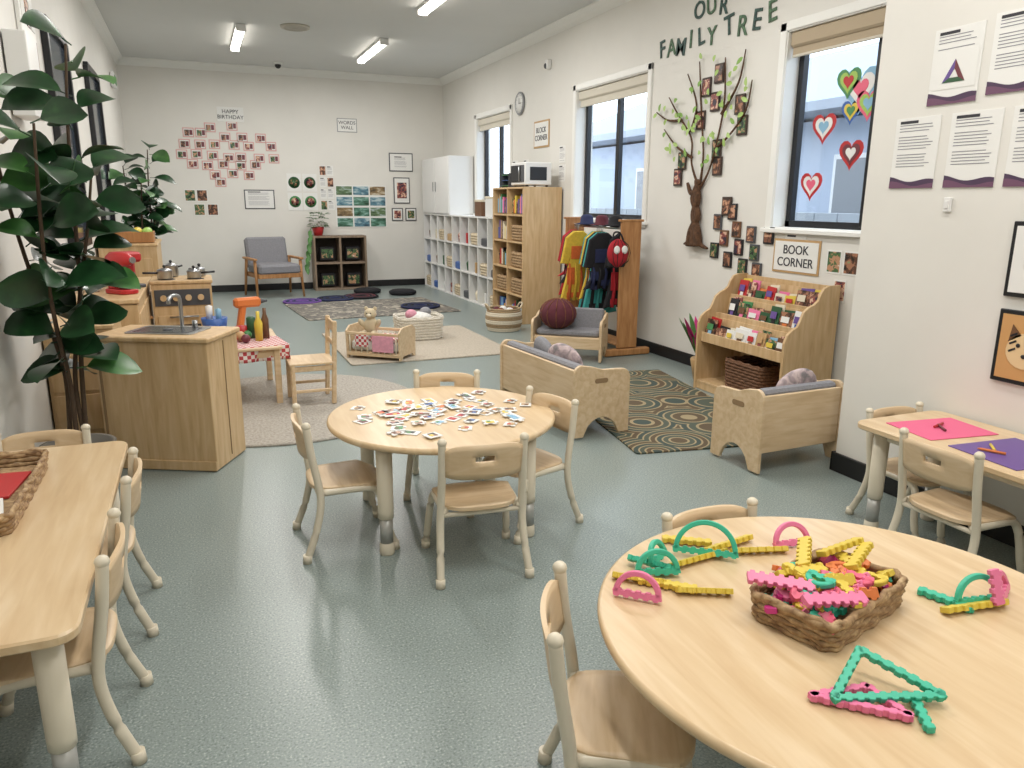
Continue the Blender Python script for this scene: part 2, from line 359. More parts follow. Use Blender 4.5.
# ---------------------------------------------------------------- furniture functions
def chair(x,y,rz,hz=1,name='toddler_chair'):
    b=Bd(name,(x,y,0),rz);r=.0145;b.T=Matrix.Diagonal((1,1,hz,1))
    for q in(-1,1):
        b.tube([(q*.148,-.145,.535),(q*.148,-.132,.42),(q*.15,-.112,.3),(q*.153,-.108,.22),(q*.158,-.13,.12),(q*.166,-.168,.02)],r,cream,12,sub=5)
        b.sph((q*.148,-.145,.535),(r*1.2,r*1.2,r*1.1),cream,12,6)
        b.tube([(q*.135,-.1,.262),(q*.14,.02,.264),(q*.14,.1,.255),(q*.15,.128,.2),(q*.16,.145,.1),(q*.166,.17,.02)],r,cream,12,sub=5)
        b.cyl((q*.166,-.169,.032),(q*.1665,-.172,0),.0175,cream);b.cyl((q*.166,.168,.032),(q*.1665,.172,0),.0175,cream)
        b.tube([(q*.152,-.11,.262),(q*.135,-.1,.262)],r*.9,cream)
    b.cyl((-.14,.06,.256),(.14,.06,.256),.009,cream);b.cyl((-.15,-.108,.25),(.15,-.108,.25),.009,cream)
    def seat(u,v):
        w=.155-.018*(1-v)-.03*(abs(v-.5)*2)**6;X=(u*2-1);yy=-.135+.285*v-(.03*abs(X)**4 if v>.5 else -.02*abs(X)**4)*(abs(v-.5)*2)**2
        return (X*w,yy,.268-.006*math.cos(X*1.4)*math.sin(math.pi*v)+(-.012*max(0,v-.85)/.15))
    b.grid(seat,12,12,(0,0,.013),wood)
    def back(u,v):
        X=u*2-1;top=.528-.02*abs(X)**5;bot=.395+.012*abs(X)**5
        return (X*.14,-.128-.024*(1-X*X)-.018*v,bot+(top-bot)*v)
    b.grid(back,16,6,(0,-.011,0),wood,hole=lambda i,j:6<=i<=9 and j==3)
    return b.done()
def tleg(b,x,y,h,r=.03):
    b.lathe((x,y,0),[(r*.9,0),(r,.008),(r*.95,.045),(r*.84,.05),(r*.84,.15),(r,.152),(r*1.02,.18),(r*1.05,h)],cream,18)
    b.lathe((x,y,.05),[(r*.85,0),(r*.85,.1)],satin,18)
def round_table(x,y,R,h,name,legrot=0,lr=.72):
    b=Bd(name,(x,y,0));t=.026
    b.lathe((0,0,h-t),[(R-.006,0),(R,.006),(R+.002,t*.5),(R,t-.005),(R-.007,t)],woodt,96)
    for k in range(4):
        a=math.radians(legrot+90*k);tleg(b,R*lr*math.cos(a),R*lr*math.sin(a),h-t)
    for k in range(4):
        a0,a1=math.radians(legrot+90*k),math.radians(legrot+90*k+90);p=[R*lr*math.cos(a0),R*lr*math.sin(a0)];q=[R*lr*math.cos(a1),R*lr*math.sin(a1)]
        b.tube([(p[0],p[1],h-t-.02),(q[0],q[1],h-t-.02)],.013,cream)
    return b.done()
def rect_table(x0,x1,y0,y1,h,name):
    b=Bd(name,((x0+x1)/2,(y0+y1)/2,0));w,d=x1-x0,y1-y0;t=.026
    b.prism(rr(w,d,.05),(0,0,h-t),(1,0,0),(0,1,0),t,woodt,.005)
    for sx in(-1,1):
        for sy in(-1,1): tleg(b,sx*(w/2-.075),sy*(d/2-.09),h-t)
    for sx in(-1,1): b.box((sx*(w/2-.075),0,h-t-.02),(.02,d-.24,.035),cream)
    for sy in(-1,1): b.box((0,sy*(d/2-.09),h-t-.02),(w-.2,.02,.035),cream)
    return b.done()
def weave(b,w,d,h,mt,z0=0,layers=6,fl=.0,rad=.03,rim=True,th=.006):
    def path(z,ph,out=0):
        f=1+fl*(z-z0)/h;base=rr(w*f+out,d*f+out,rad,6);P=[];m=[]
        for i in range(len(base)):
            a,c=Vector(base[i]),Vector(base[(i+1)%len(base)]);L=(c-a).length;n=max(1,int(L/.018))
            for q in range(n): m.append(a+(c-a)*q/n)
        for i,p in enumerate(m):
            nn=p.normalized();P.append((p.x+nn.x*.0035*math.sin(i*1.6+ph),p.y+nn.y*.0035*math.sin(i*1.6+ph),z))
        return P
    dz=h/layers
    for k in range(layers): b.tube(path(z0+dz*(k+.5),math.pi*(k%2)),dz*.56,mt,6,closed=True)
    if rim:
        P=path(z0+h,0);b.tube(P,th*1.3,mt,7,closed=True)
        P2=[(p[0],p[1],p[2]+.004*math.sin(i*1.2)) for i,p in enumerate(path(z0+h+.004,1.5))];b.tube(P2,th,mt,6,closed=True)
    b.prism(rr(w-.004,d-.004,rad),(0,0,z0+.001),(1,0,0),(0,1,0),.006,mt)
def sofa(x,y,rz,w,name,d=.38,cush=greyc,pil=None,H=.42):
    """faces +Y. side panels with arched foot cut-out"""
    b=Bd(name,(x,y,.011),rz)
    side=[(-d/2,0),(-d/2+.07,0)]+[(-d/2+.07+(d-.14)*k/8, .11*math.sin(math.pi*k/8)**.6) for k in range(1,8)]+[(d/2-.07,0),(d/2,0)]
    n=5
    side+=[(d/2,H-.11)]+[(d/2-.06+.06*math.cos(math.radians(90*k/n)),H-.1+.06*math.sin(math.radians(90*k/n))) for k in range(n+1)]
    side+=[(0,H-.035),(-d/2+.12,H-.012)]+[(-d/2+.05-.05*math.sin(math.radians(90*k/n)),H-.05+.05*math.cos(math.radians(90*k/n))) for k in range(n+1)]
    for q in(-1,1):
        b.prism(side,(q*(w/2)-(0.022 if q>0 else 0),0,0),(0,1,0),(0,0,1),.022,wood,.003)
        b.prism(rr(.09,.028,.013),(q*(w/2+.0005)-(0 if q>0 else .002),-.01,H-.1),(0,1,0),(0,0,1),.002,inner)
    b.box((0,-d/2+.02,.25),(w-.044,.02,.3),wood);b.box((0,d/2-.035,.15),(w-.044,.02,.1),wood);b.box((0,0,.195),(w-.044,d-.07,.015),wood)
    b.prism(rr(w-.06,d-.1,.04),(0,.0,.203),(1,0,0),(0,1,0),.055,cush,.016)
    b.box((0,-d/2+.07,.33),(w-.06,.06,.19),cush,.025,rot=(.12,0,0))
    if pil:
        for px,pm,ang in pil: b.sph((px,-.03,.38),(.15,.055,.115),pm,18,10,rot=(.3,0,ang))
    return b.done()
# ---------------------------------------------------------------- tables + chairs
round_table(.905,2.965,.478,.47,'round_table',40,.86)
round_table(1.255,1.075,.555,.47,'round_table',68,.7)
for a in[(.89,2.51,-7),(.46,2.9,-90),(1.22,2.80,106),(1.02,3.3,158)]: chair(*a)
chair(.765,1.215,-117.6);chair(1.30,1.50,180,.92)
rect_table(-.785,-.30,1.64,3.05,.47,'rectangular_table')
chair(-.405,2.58,90,.97);chair(-.41,1.98,90);chair(-.61,3.09,180,.9)
rect_table(2.46,2.945,.8,2.24,.47,'rectangular_table')
chair(2.49,1.75,-90);chair(2.762,2.15,180,.9);chair(2.48,1.2,-90)
b=Bd('wicker_tray',(-.645,2.52,.47));weave(b,.23,.56,.055,wick,0,4,.06);b.prism(rr(.2,.5,.01),(0,0,.012),(1,0,0),(0,1,0),.012,wick);b.box((.0,-.14,.028),(.15,.17,.004),paper,.001,rot=(0,0,.2));b.box((.01,.06,.03),(.15,.22,.008),C['red'],.001,rot=(0,0,-.1));b.done()
b=Bd('pink_paper',(2.70,2.02,.47),-8);b.box((0,0,.002),(.32,.24,.003),mat('pink_card','e0668c',.7),.001);b.done()
b=Bd('purple_paper',(2.68,1.70,.47),-5);b.box((0,0,.002),(.33,.28,.003),C['purple'],.001);b.done()
b=Bd('crayons',(2.66,1.86,.474))
for i,(x,y,a,c) in enumerate([(.05,.18,.3,'red'),(.03,.15,1.0,'maroon'),(-.02,-.1,.8,'yellow'),(-.06,-.13,2,'orange'),(.1,-.2,1.4,'yellow')]):
    d=V(math.cos(a),math.sin(a),0)*.04;b.cyl(V(x,y,.006)-d,V(x,y,.006)+d,.005,C[c],seg=8);b.cyl(V(x,y,.006)+d,V(x,y,.006)+d*1.25,.0045,C[c],.0015,8)
b.done()
def puzzle():
    b=Bd('puzzle_picture_cards',(.905,2.965,.47))
    cols=[C[k] for k in('red','yellow','skyblue','green','orange','dgrey','brown','blue','tan','maroon')]
    put=[]
    for i in range(900):
        if len(put)>=52: break
        x,y=random.gauss(.02,.19),random.gauss(.0,.15);s_=random.uniform(.024,.031)
        if math.hypot(x,y)>.4 or y>.3 or any(math.hypot(x-p[0],y-p[1])<.046 for p in put): continue
        put.append((x,y));lng=1.75 if len(put)%5==0 else 1
        a=random.random()*6.28;ca,sa=math.cos(a)*s_,math.sin(a)*s_
        poly=[(-1,-1),(-.3,-1),(-.35,-.6),(.35,-.6),(.3,-1),(1,-1),(1,-.3),(1.4,-.4),(1.4,.4),(1,.3),(1,1),(-1,1),(-1,.3),(-.7,.3),(-.7,-.3),(-1,-.3)]
        if len(put)%3==0: poly=[(-1,-1),(1,-1),(1,1),(-1,1)]
        poly=[(p[0]*lng,p[1]) for p in poly]
        z=.001+.003*(i%3);b.prism(poly,(x,y,z),(ca,sa,0),(-sa,ca,0),.0028,C['white'])
        R=lambda px,py:(x+ca*px-sa*py,y+sa*px+ca*py,z+.0033)
        b.box(R(.1*lng,-.1),(s_*1.3*lng,s_*1.0,.001),random.choice(cols+photo),.0002,rot=(0,0,a));b.box(R(-.1,.2),(s_*.6,s_*.6,.0018),random.choice(cols),.0002,rot=(0,0,a))
    return b.done()
puzzle()
# construction toy
def bar(L,w=.011,n=None):
    n=n or max(3,int(L/.02));up=[]
    for i in range(n):
        x0=-L/2+L*i/n;q=L/n;up+=[(x0,w*.6),(x0+q*.25,w*.6),(x0+q*.35,w),(x0+q*.8,w),(x0+q*.9,w*.6)]
    return up+[(-p[0],-p[1]) for p in up]
def arc(R,w=.013,a0=0,a1=180,n=18):
    return [(R*math.cos(math.radians(a0+(a1-a0)*k/n)),R*math.sin(math.radians(a0+(a1-a0)*k/n))) for k in range(n+1)]+[((R-w)*math.cos(math.radians(a1-(a1-a0)*k/n)),(R-w)*math.sin(math.radians(a1-(a1-a0)*k/n))) for k in range(n+1)]
def halfring(b,c,R,rz,tilt,mt,t=.012):
    u=V(math.cos(rz),math.sin(rz),0);v=V(-math.sin(rz)*math.cos(tilt),math.cos(rz)*math.cos(tilt),math.sin(tilt))
    b.prism(arc(R),c,u,v,t,mt,.002);b.prism(bar(R*2.05,.009),V(*c),u,v,t,mt)
def barz(b,c,L,rz,mt,el=0,t=.013,roll=0,w=.0135):
    u=V(math.cos(rz)*math.cos(el),math.sin(rz)*math.cos(el),math.sin(el));n=V(0,0,1) if roll==0 else V(-math.sin(rz),math.cos(rz),0)*math.sin(roll)+V(0,0,1)*math.cos(roll)
    v=n.cross(u).normalized();b.prism(bar(L,w),c,u,v,t,mt,.001)
H_=.47
b=Bd('construction_toy_set')
Y_,P_,T_=C['yellow'],C['pink'],C['teal']
halfring(b,(.86,1.325,H_+.012),.055,-.75,1.35,P_);barz(b,(.90,1.385,H_+.006),.13,-.7,Y_,roll=.6);barz(b,(.95,1.34,H_+.004),.14,-.75,Y_)
barz(b,(1.01,1.28,H_+.006),.13,-.45,Y_,roll=.5);barz(b,(.96,1.43,H_+.014),.12,-.9,T_,roll=.7)
halfring(b,(.96,1.40,H_+.014),.055,-.3,1.3,T_);halfring(b,(.99,1.45,H_+.02),.045,.6,1.2,T_);halfring(b,(1.13,1.44,H_+.016),.08,-.65,1.25,T_)
barz(b,(1.10,1.42,H_+.006),.18,.1,Y_,roll=.5);barz(b,(1.22,1.46,H_+.006),.17,.15,Y_,roll=.4);halfring(b,(1.38,1.41,H_+.01),.055,-.1,1.2,P_)
barz(b,(1.27,1.40,H_+.006),.15,-.3,Y_,roll=.6);barz(b,(1.13,1.52,H_+.004),.13,-.6,Y_)
def tri(b,c,S,rz,mt,el,hh=.6,sk=.25):
    u=V(math.cos(rz),math.sin(rz),0);v=V(-math.sin(rz)*math.cos(el),math.cos(rz)*math.cos(el),math.sin(el));n=u.cross(v);c=V(*c)
    P=[c-u*S/2,c+u*S/2,c+u*S*sk+v*S*hh]
    for i in range(3):
        a,d=P[i],P[(i+1)%3];dd=(d-a).normalized();vv=n.cross(dd)
        b.prism(bar((d-a).length+.01,.0085),(a+d)/2,dd,vv,.013,mt,.001)
tri(b,(1.08,.835,H_+.012),.2,-.35,T_,.35,.5,-.05);tri(b,(1.02,.84,H_+.004),.16,-.75,P_,.0,.4,.1);barz(b,(1.11,.79,H_+.002),.1,1.0,T_,w=.009)
barz(b,(1.53,1.0,H_+.006),.17,-.15,Y_,roll=.4);halfring(b,(1.56,1.02,H_+.012),.06,-.2,1.3,T_);barz(b,(1.58,1.0,H_+.05),.08,1.3,P_,el=1.2);halfring(b,(1.64,1.02,H_+.012),.05,.5,1.2,P_);barz(b,(1.5,1.05,H_+.002),.12,1.9,T_)
b.done()
b=Bd('wicker_basket',(1.225,1.125,H_),17);weave(b,.31,.185,.06,wick,0,5,.05,th=.007);b.done()
b=Bd('construction_toy_pieces',(1.225,1.125,H_),17)
for i in range(60):
    x,y=random.uniform(-.125,.125),random.uniform(-.06,.06);z=.02+.08*(1-(x/.17)**2)*(1-(y/.12)**2)*random.uniform(.5,1)
    m_=random.choice([Y_,Y_,P_,T_,C['hotpink'],C['orange'],Y_,C['magenta']])
    if i%4==0: halfring(b,(x,y,z),random.uniform(.025,.04),random.random()*6.28,random.uniform(-.4,.5),m_)
    else: barz(b,(x,y,z),random.uniform(.07,.13),random.random()*6.28,m_,el=random.uniform(-.2,.2),roll=random.uniform(.1,1.2))
for x,y,a,m_ in[(.13,.0,.2,Y_),(-.1,-.06,2.6,P_),(.05,.09,.5,Y_),(-.12,.05,2.2,P_),(.14,.05,-.2,Y_)]: barz(b,(x,y,.085),.14,a,m_,el=.05,roll=.4,w=.016)
b.done()
# ---------------------------------------------------------------- reading corner
sofa(2.07,4.2,-85,.95,'wooden_toddler_sofa',.39,pil=[(.1,pilm,.2),(-.15,greyc,-.2)],H=.43)
sofa(2.80,3.05,2,.56,'wooden_toddler_armchair',.37,pil=[(.08,pilm,.1)],H=.43)
sofa(2.97,5.86,142,.62,'wooden_toddler_armchair',.36,pil=None,H=.39)
b=Bd('beanbag_ball',(2.86,5.88,.40));m_=F['maroon']
b.sph((0,0,0),(.16,.15,.13),m_,24,14)
for k in range(6):
    a=math.pi*k/6;b.tube([(.162*math.cos(t)*math.cos(a),.152*math.cos(t)*math.sin(a),.132*math.sin(t)) for t in [2*math.pi*q/24 for q in range(24)]],.004,F['brown'],5,closed=True)
b.done()
b=Bd('book_display_shelf',(0,0,0))
sx0,sx1,sy0,sy1=3.35,3.765,3.64,4.55
prof_s=[(sx1,0),(sx1,.84),(sx1-.09,.84),(sx1-.13,.825),(sx1-.155,.79),(sx1-.17,.75),(sx1-.2,.725),(sx1-.24,.71),(sx1-.28,.68),(sx1-.3,.63),(sx1-.32,.59),(sx1-.36,.57),(sx1-.395,.54),(sx0,.49),(sx0,0)]
for y in(sy0+.022,sy1): b.prism(prof_s,(0,y,0),(1,0,0),(0,0,1),.022,woodx,.002)
W_=sy1-sy0-.044;ym=(sy0+sy1)/2
b.box((sx1-.01,ym,.42),(.015,W_,.82),woodx,.001)
for i,(x,z) in enumerate([(3.43,.36),(3.55,.5),(3.67,.63)]):
    b.box((x,ym,z),(.1,W_,.012),woodx,.001);b.box((x-.05,ym,z+.03),(.012,W_,.07),woodx,.002);b.box((x+.05,ym,z+.08),(.01,W_,.18),woodx,.001,rot=(0,.15,0))
b.box(((sx0+sx1)/2,ym,.06),(sx1-sx0-.02,W_,.015),woodx,.001);b.box((sx0+.02,ym,.03),(.015,W_,.055),woodx,.001)
b.done()
b=Bd('picture_books')
cols=[C[k] for k in('red','yellow','blue','green','orange','white','skyblue','purple','dkgreen','tan','black','pink','brown','cream','white','cream')]+photo
for x,z in[(3.42,.375),(3.54,.515),(3.66,.645)]:
    y=sy0+.04
    while y<sy1-.15:
        w=random.uniform(.08,.13);h=random.uniform(.1,.17)
        for k in range(2):
            b.box((x+.012-.022*k,y+w/2+.012*k,z+h/2+.006-.012*k),(.008,w,h),random.choice(cols),.001,rot=(random.uniform(-.08,.08),.2,0))
        c_=random.choice(cols);b.box((x-.019,y+w/2+.012,z+h*.62),(.002,w*.6,h*.28),c_,.0003,rot=(0,.2,0));b.box((x-.022,y+w/2+.012,z+h*.35),(.002,w*.35,h*.2),random.choice(cols),.0003,rot=(0,.2,0))
        y+=w+.003
b.done()
b=Bd('storage_basket',(3.56,4.08,.07));weave(b,.3,.36,.2,mat('brown_wicker','6b4a33',.8,noise=.4,nscale=80),0,9,.05);b.done()
b=Bd('artificial_fern',(3.57,4.74,0));b.lathe((0,0,0),[(.07,0),(.1,.16),(.095,.17),(0,.15)],C['tan'])
for k in range(34):
    a=k*2.4;b.leaf((.03*math.cos(a),.03*math.sin(a),.16),(math.cos(a)*.45,math.sin(a)*.4,1),(math.cos(a),math.sin(a),0),random.uniform(.25,.5),.06,mat('fern_leaf','4b7a3d',.5) if k%4 else C['magenta'],.2)
b.done()
st=[]
for i in range(11):
    st.append((i*.088,['3f4b45','5a4c39','4c5347'][i%3]));st.append((i*.088+.064,'9a8b6c'))
rug_m=ramp_mat('swirl_rug',st,'voronoi',(1,1,1),.95,2.5,const=True)
b=Bd('patterned_rug',(2.78,4.25,0),-9);b.prism(rr(1.0,1.95,.02),(0,0,0),(1,0,0),(0,1,0),.01,rug_m,.002);b.done()
shag=ramp_mat('beige_shag',[(.3,'958f86'),(.7,'b6b0a6')],'noise',(1,1,1),.95,60,4,bump=.6)
b=Bd('round_rug',(.45,5.12,0));b.lathe((0,0,0),[(.9,0),(.9,.01),(.885,.016),(0,.016)],shag,64);b.done()
shag2=ramp_mat('beige_pile',[(.3,'a59b8c'),(.7,'c0b6a6')],'noise',(1,1,1),.95,60,4,bump=.6)
b=Bd('beige_rug',(1.86,7.02,0));b.prism(rr(1.5,1.65,.04),(0,0,0),(1,0,0),(0,1,0),.014,shag2,.003);b.done()
b=Bd('mottled_rug',(2.0,9.6,0),4);b.prism(rr(1.9,1.5,.04),(0,0,0),(1,0,0),(0,1,0),.012,ramp_mat('mottled',[(.35,'857f76'),(.5,'5e5c58'),(.62,'aaa294')],'noise',(1,1,1),.95,9,5,1,bump=.3),.003);b.done()
for x,y,c1,c2,h in[(1.25,10.45,'purple','navy',.012),(1.72,10.62,'navy','black',.012),(2.1,10.75,'black','maroon',.012),(2.3,11.25,'black','black',.05),(2.75,10.9,'black','grey',.05),(2.6,9.4,'navy','black',.013)]:
    b=Bd('sensory_hoop' if h<.05 else 'floor_cushion',(x,y,.013 if y<10.35 else 0))
    if h<.05:
        for k in range(5): b.tube([((.08+.04*k)*math.cos(t),(.08+.04*k)*math.sin(t),.016) for t in [2*math.pi*q/32 for q in range(32)]],.016,F[[c1,c2][k%2]],8,closed=True)
    else: b.lathe((0,0,0),[(.17,0),(.2,.02),(.2,.05),(.16,.07),(0,.075)],F[c1],32)
    b.done()
# ---------------------------------------------------------------- dress up rack
b=Bd('dress_up_rack')
y0,y1,xr=5.78,6.85,3.5
for y in(y0,y1):
    b.box((xr,y,.63),(.2,.03,1.12),woodd,.006);b.box((xr,y,.035),(.46,.07,.06),woodd,.008);b.box((xr,y,1.19),(.24,.04,.02),woodd)
b.box((xr,(y0+y1)/2,.1),(.2,y1-y0,.02),woodd);b.cyl((xr,y0,1.12),(xr,y1,1.12),.013,steel);b.box((xr+.09,(y0+y1)/2,.7),(.012,y1-y0,.1),woodd)
b.done()
b=Bd('hanging_costumes')
def garment(y,mt,mt2,L,w=.3,x=xr,sk=.1):
    z1=1.08;sil=[(-.05,z1),(-w/2,z1-.06),(-w/2-.05,z1-.3),(-w/2+.03,z1-.31),(-w/2+.05,z1-.2),(-w/2+.02,z1-.4),(-w/2-sk/2,z1-L),(-w*.1,z1-L+.03),(w*.2,z1-L-.02),(w/2+sk/2,z1-L),(w/2-.02,z1-.4),(w/2-.05,z1-.2),(w/2-.03,z1-.31),(w/2+.05,z1-.3),(w/2,z1-.06),(.05,z1)]
    b.prism(sil,(x,y,0),(1,0,0),(0,0,1),.035,mt,.01)
    b.box((x,y-.038,z1-.2),(w*.6,.008,.12),mt2,.002);b.box((x-w*.3,y-.038,z1-.42),(w*.3,.008,.16),mt2,.003)
    b.box((x,y-.038,z1-L+.06),(w*.9,.008,.05),mt2,.002)
    for q in range(4):
        X=x-w*.35+q*w*.23;b.tube([(X,y-.03,z1-.3),(X+.01,y-.045,z1-L*.7),(X-.01,y-.04,z1-L+.01)],[.008,.014,.018],mt if q%2 else mt2,6)
    b.tube([(x,y-.017,z1),(x,y-.017,z1+.03),(x+.012,y-.017,z1+.055),(x-.012,y-.017,z1+.058)],.003,steel,6)
G=[(5.90,'black','red',.66),(6.0,'black','navy',.5),(6.09,'teal','black',.72),(6.19,'black','orange',.7),(6.29,'yellow','yellow',.62),(6.38,'teal','white',.74),(6.47,'yellow','orange',.66),(6.56,'black','red',.5),(6.65,'red','navy',.62),(6.76,'red','black',.45)]
for i,(y,a,c,L) in enumerate(G): garment(y,F[a],F[c],L,.26+.05*((i*3)%3)/2,xr-.015-.075*((i*4)%5)/2)
b.done()
b=Bd('character_backpack',(3.33,5.70,.92));b.sph((0,0,0),(.1,.05,.12),F['red'],20,12);b.box((0,.02,-.05),(.16,.06,.14),F['black'],.03);b.sph((-.035,-.046,.03),(.03,.01,.035),C['white']);b.sph((.04,-.046,.03),(.03,.01,.035),C['white'])
for k in range(5): b.tube([(.095*math.cos(t)*math.cos(k*.63),-abs(.052*math.cos(t)),.12*math.sin(t)) for t in[-1.2,-.6,0,.6,1.2]],.003,F['black'],5)
b.tube([(-.05,0,.11),(-.03,.02,.17),(.03,.03,.17),(.05,0,.11)],.008,F['black'],6,sub=4);b.done()
b=Bd('dress_up_hats')
for y,c in[(6.05,'black'),(6.3,'maroon'),(6.6,'navy')]:
    b.lathe((3.5,y,1.135),[(.1,0),(.1,.008),(.065,.015),(.06,.07),(.04,.09),(0,.095)],F[c],24)
b.done()
# ---------------------------------------------------------------- tall bookcase, cubes, cupboard
def openshelf(name,x0,x1,y0,y1,z0,z1,cols_,rows,mt,inn,t=.02,face='-x'):
    b=Bd(name);D=x1-x0
    if face=='-x':
        b.box((x1-.006,(y0+y1)/2,(z0+z1)/2),(.012,y1-y0-.01,z1-z0-.01),inn,.001)
        for k in range(cols_+1): b.box(((x0+x1)/2,y0+t/2+(y1-y0-t)*k/cols_,(z0+z1)/2),(D,t,z1-z0),mt,.002)
        for k in range(rows+1): b.box(((x0+x1)/2+.001,(y0+y1)/2,z0+t/2+(z1-z0-t)*k/rows),(D-.004,y1-y0-t*1.2,t),mt,.002)
    else:
        b.box(((x0+x1)/2,y1-.006,(z0+z1)/2),(x1-x0-.01,.012,z1-z0-.01),inn,.001)
        for k in range(cols_+1): b.box((x0+t/2+(x1-x0-t)*k/cols_,(y0+y1)/2,(z0+z1)/2),(t,y1-y0,z1-z0),mt,.002)
        for k in range(rows+1): b.box(((x0+x1)/2,(y0+y1)/2+.001,z0+t/2+(z1-z0-t)*k/rows),(x1-x0-t*1.2,y1-y0-.004,t),mt,.002)
    return b
openshelf('tall_bookcase',3.3,3.765,7.7,8.62,0,1.5,2,5,woodx,inner).done()
b=Bd('bookcase_baskets')
for r_ in range(5):
    for c_ in range(2):
        y=7.7+.24+c_*.45;z=.025+r_*.297
        if r_ in(2,3) and c_==0 or r_==1:
            b.T=Matrix.Translation((3.5,y,z));weave(b,.32,.32,.16,wick,0,5,.02,th=.006)
        else:
            b.T=Matrix.Identity(4);yy=y-.17
            while yy<y+.15:
                w=random.uniform(.02,.05);h=random.uniform(.12,.22);b.box((3.48,yy+w/2,z+h/2),(.26,w-.003,h),random.choice(cols),.002);yy+=w
b.T=Matrix.Identity(4);b.done()
b=openshelf('white_cube_shelf',3.4,3.77,8.7,11.98,0,1.15,9,3,plw,mat('shelf_back','c9cac9',.6));b.done()
b=Bd('shelf_toys')
for c_ in range(9):
    for r_ in range(3):
        y=8.7+.19+c_*.3625;z=.025+r_*.377;k=(c_*5+r_*3)%4
        if k==0: b.T=Matrix.Translation((3.56,y,z));weave(b,.26,.26,.14,wickl,0,4,.05,th=.006);b.T=Matrix.Identity(4)
        elif k==1:
            for q in range(4): b.box((3.52+.03*(q%2),y-.1+q*.065,z+.03+.02*(q%3)),(.15,.055,.06+.04*(q%3)),random.choice(cols),.004)
        elif k==2:
            b.sph((3.55,y-.05,z+.07),.07,random.choice(cols));b.lathe((3.52,y+.08,z),[(.05,0),(.06,.1),(.03,.14)],random.choice(cols),16)
        else: b.prism(rr(.2,.24,.03),(3.52,y,z),(1,0,0),(0,1,0),.1,random.choice([C['dgrey'],C['tan'],C['cream'],C['blue']]),.01)
b.done()
b=Bd('white_cupboard');b.box((3.585,11.3,1.56),(.37,1.36,.82),plw);b.box((3.395,10.96,1.56),(.016,.66,.79),plw);b.box((3.395,11.64,1.56),(.016,.66,.79),plw)
for y in(11.24,11.36): b.box((3.38,y,1.55),(.012,.012,.14),steel)
b.done()
b=Bd('storage_boxes')
for y,c,h in[(8.85,'tan',.18),(9.2,'white',.24),(9.6,'brown',.2)]: b.box((3.6,y,1.15+h/2),(.26,.27,h),C[c],.006);b.box((3.6,y,1.15+h),(.27,.28,.03),C['cream'],.004)
b.done()
b=Bd('microwave_oven',(3.5,7.95,1.5));b.box((0,0,.14),(.32,.4,.24),plw,.01);b.box((-.162,.05,.14),(.01,.27,.18),C['black'],.004);b.box((-.162,-.14,.14),(.01,.08,.18),C['dgrey'],.003);b.cyl((-.18,-.08,.06),(-.18,-.08,.22),.006,steel);b.box((0,-.201,.14),(.2,.004,.14),C['black'])
for q in((-.12,-.16),(.12,-.16),(-.12,.16),(.12,.16)): b.cyl((*q,0),(*q,.022),.015,C['black'])
b.done()
b=Bd('document_trays',(3.5,8.4,1.5))
for k in range(3): b.box((0,0,.02+.06*k),(.26,.2,.006),C['blue'] if k%2 else C['green'],.002)
for q in(-1,1): b.box((.0,q*.1,.08),(.26,.006,.16),C['dgrey'],.002)
b.done()
# ---------------------------------------------------------------- back of room
b=openshelf('brown_cube_shelf',1.62,2.42,11.76,12.07,0,.82,2,2,darkw,mat('shelf_back_dark','3a332d',.8),.03,face='y');b.done()  # back panel in a darker brown than the laminate
b=Bd('shelf_picture_boxes')
for x in(1.83,2.22):
    for z in(.03,.43): b.box((x,11.9,z+.12),(.22,.1,.2),C['black'],.01);b.box((x,11.845,z+.12),(.17,.008,.13),photo[1],.002)
b.done()
b=Bd('hanging_plant',(1.72,11.9,.82));b.lathe((0,0,0),[(.06,0),(.09,.12),(.085,.13),(0,.12)],C['red'])
gl=mat('pothos_leaf','4c7f3c',.45)
for k in range(60):
    a=random.random()*6.28;r_=random.uniform(.03,.15);b.leaf((r_*math.cos(a)*.8,r_*math.sin(a)*.4-.03,.12+random.uniform(-.02,.22)),(math.cos(a),math.sin(a)*.6,.2),(0,0,1),.08,.06,gl)
for k in range(12):
    x=-.12-.008*k;b.leaf((x,-.05-.02*(k%3),.08-.05*k),(-.3+.4*(k%2),-.3,-.8),(0,-1,0),.09,.06,gl)
b.tube([(-.06,-.02,.14),(-.12,-.05,.1),(-.17,-.06,-.2),(-.2,-.06,-.5)],.005,gl,5)
b.done()
b=Bd('grey_armchair',(.98,11.35,0),12)
for sx in(-1,1):
    b.tube([(sx*.33,-.3,0),(sx*.32,-.26,.3),(sx*.32,-.24,.52)],[.014,.02,.022],woodd,10);b.tube([(sx*.33,.3,0),(sx*.32,.24,.3),(sx*.31,.2,.55)],[.014,.02,.02],woodd,10)
    b.box((sx*.325,-.02,.54),(.055,.56,.03),woodd,.012)
b.box((0,-.03,.31),(.6,.6,.06),woodd);b.box((0,-.05,.4),(.58,.58,.14),greyc,.04);b.box((0,.27,.6),(.58,.13,.44),greyc,.05,rot=(-.22,0,0))
b.done()
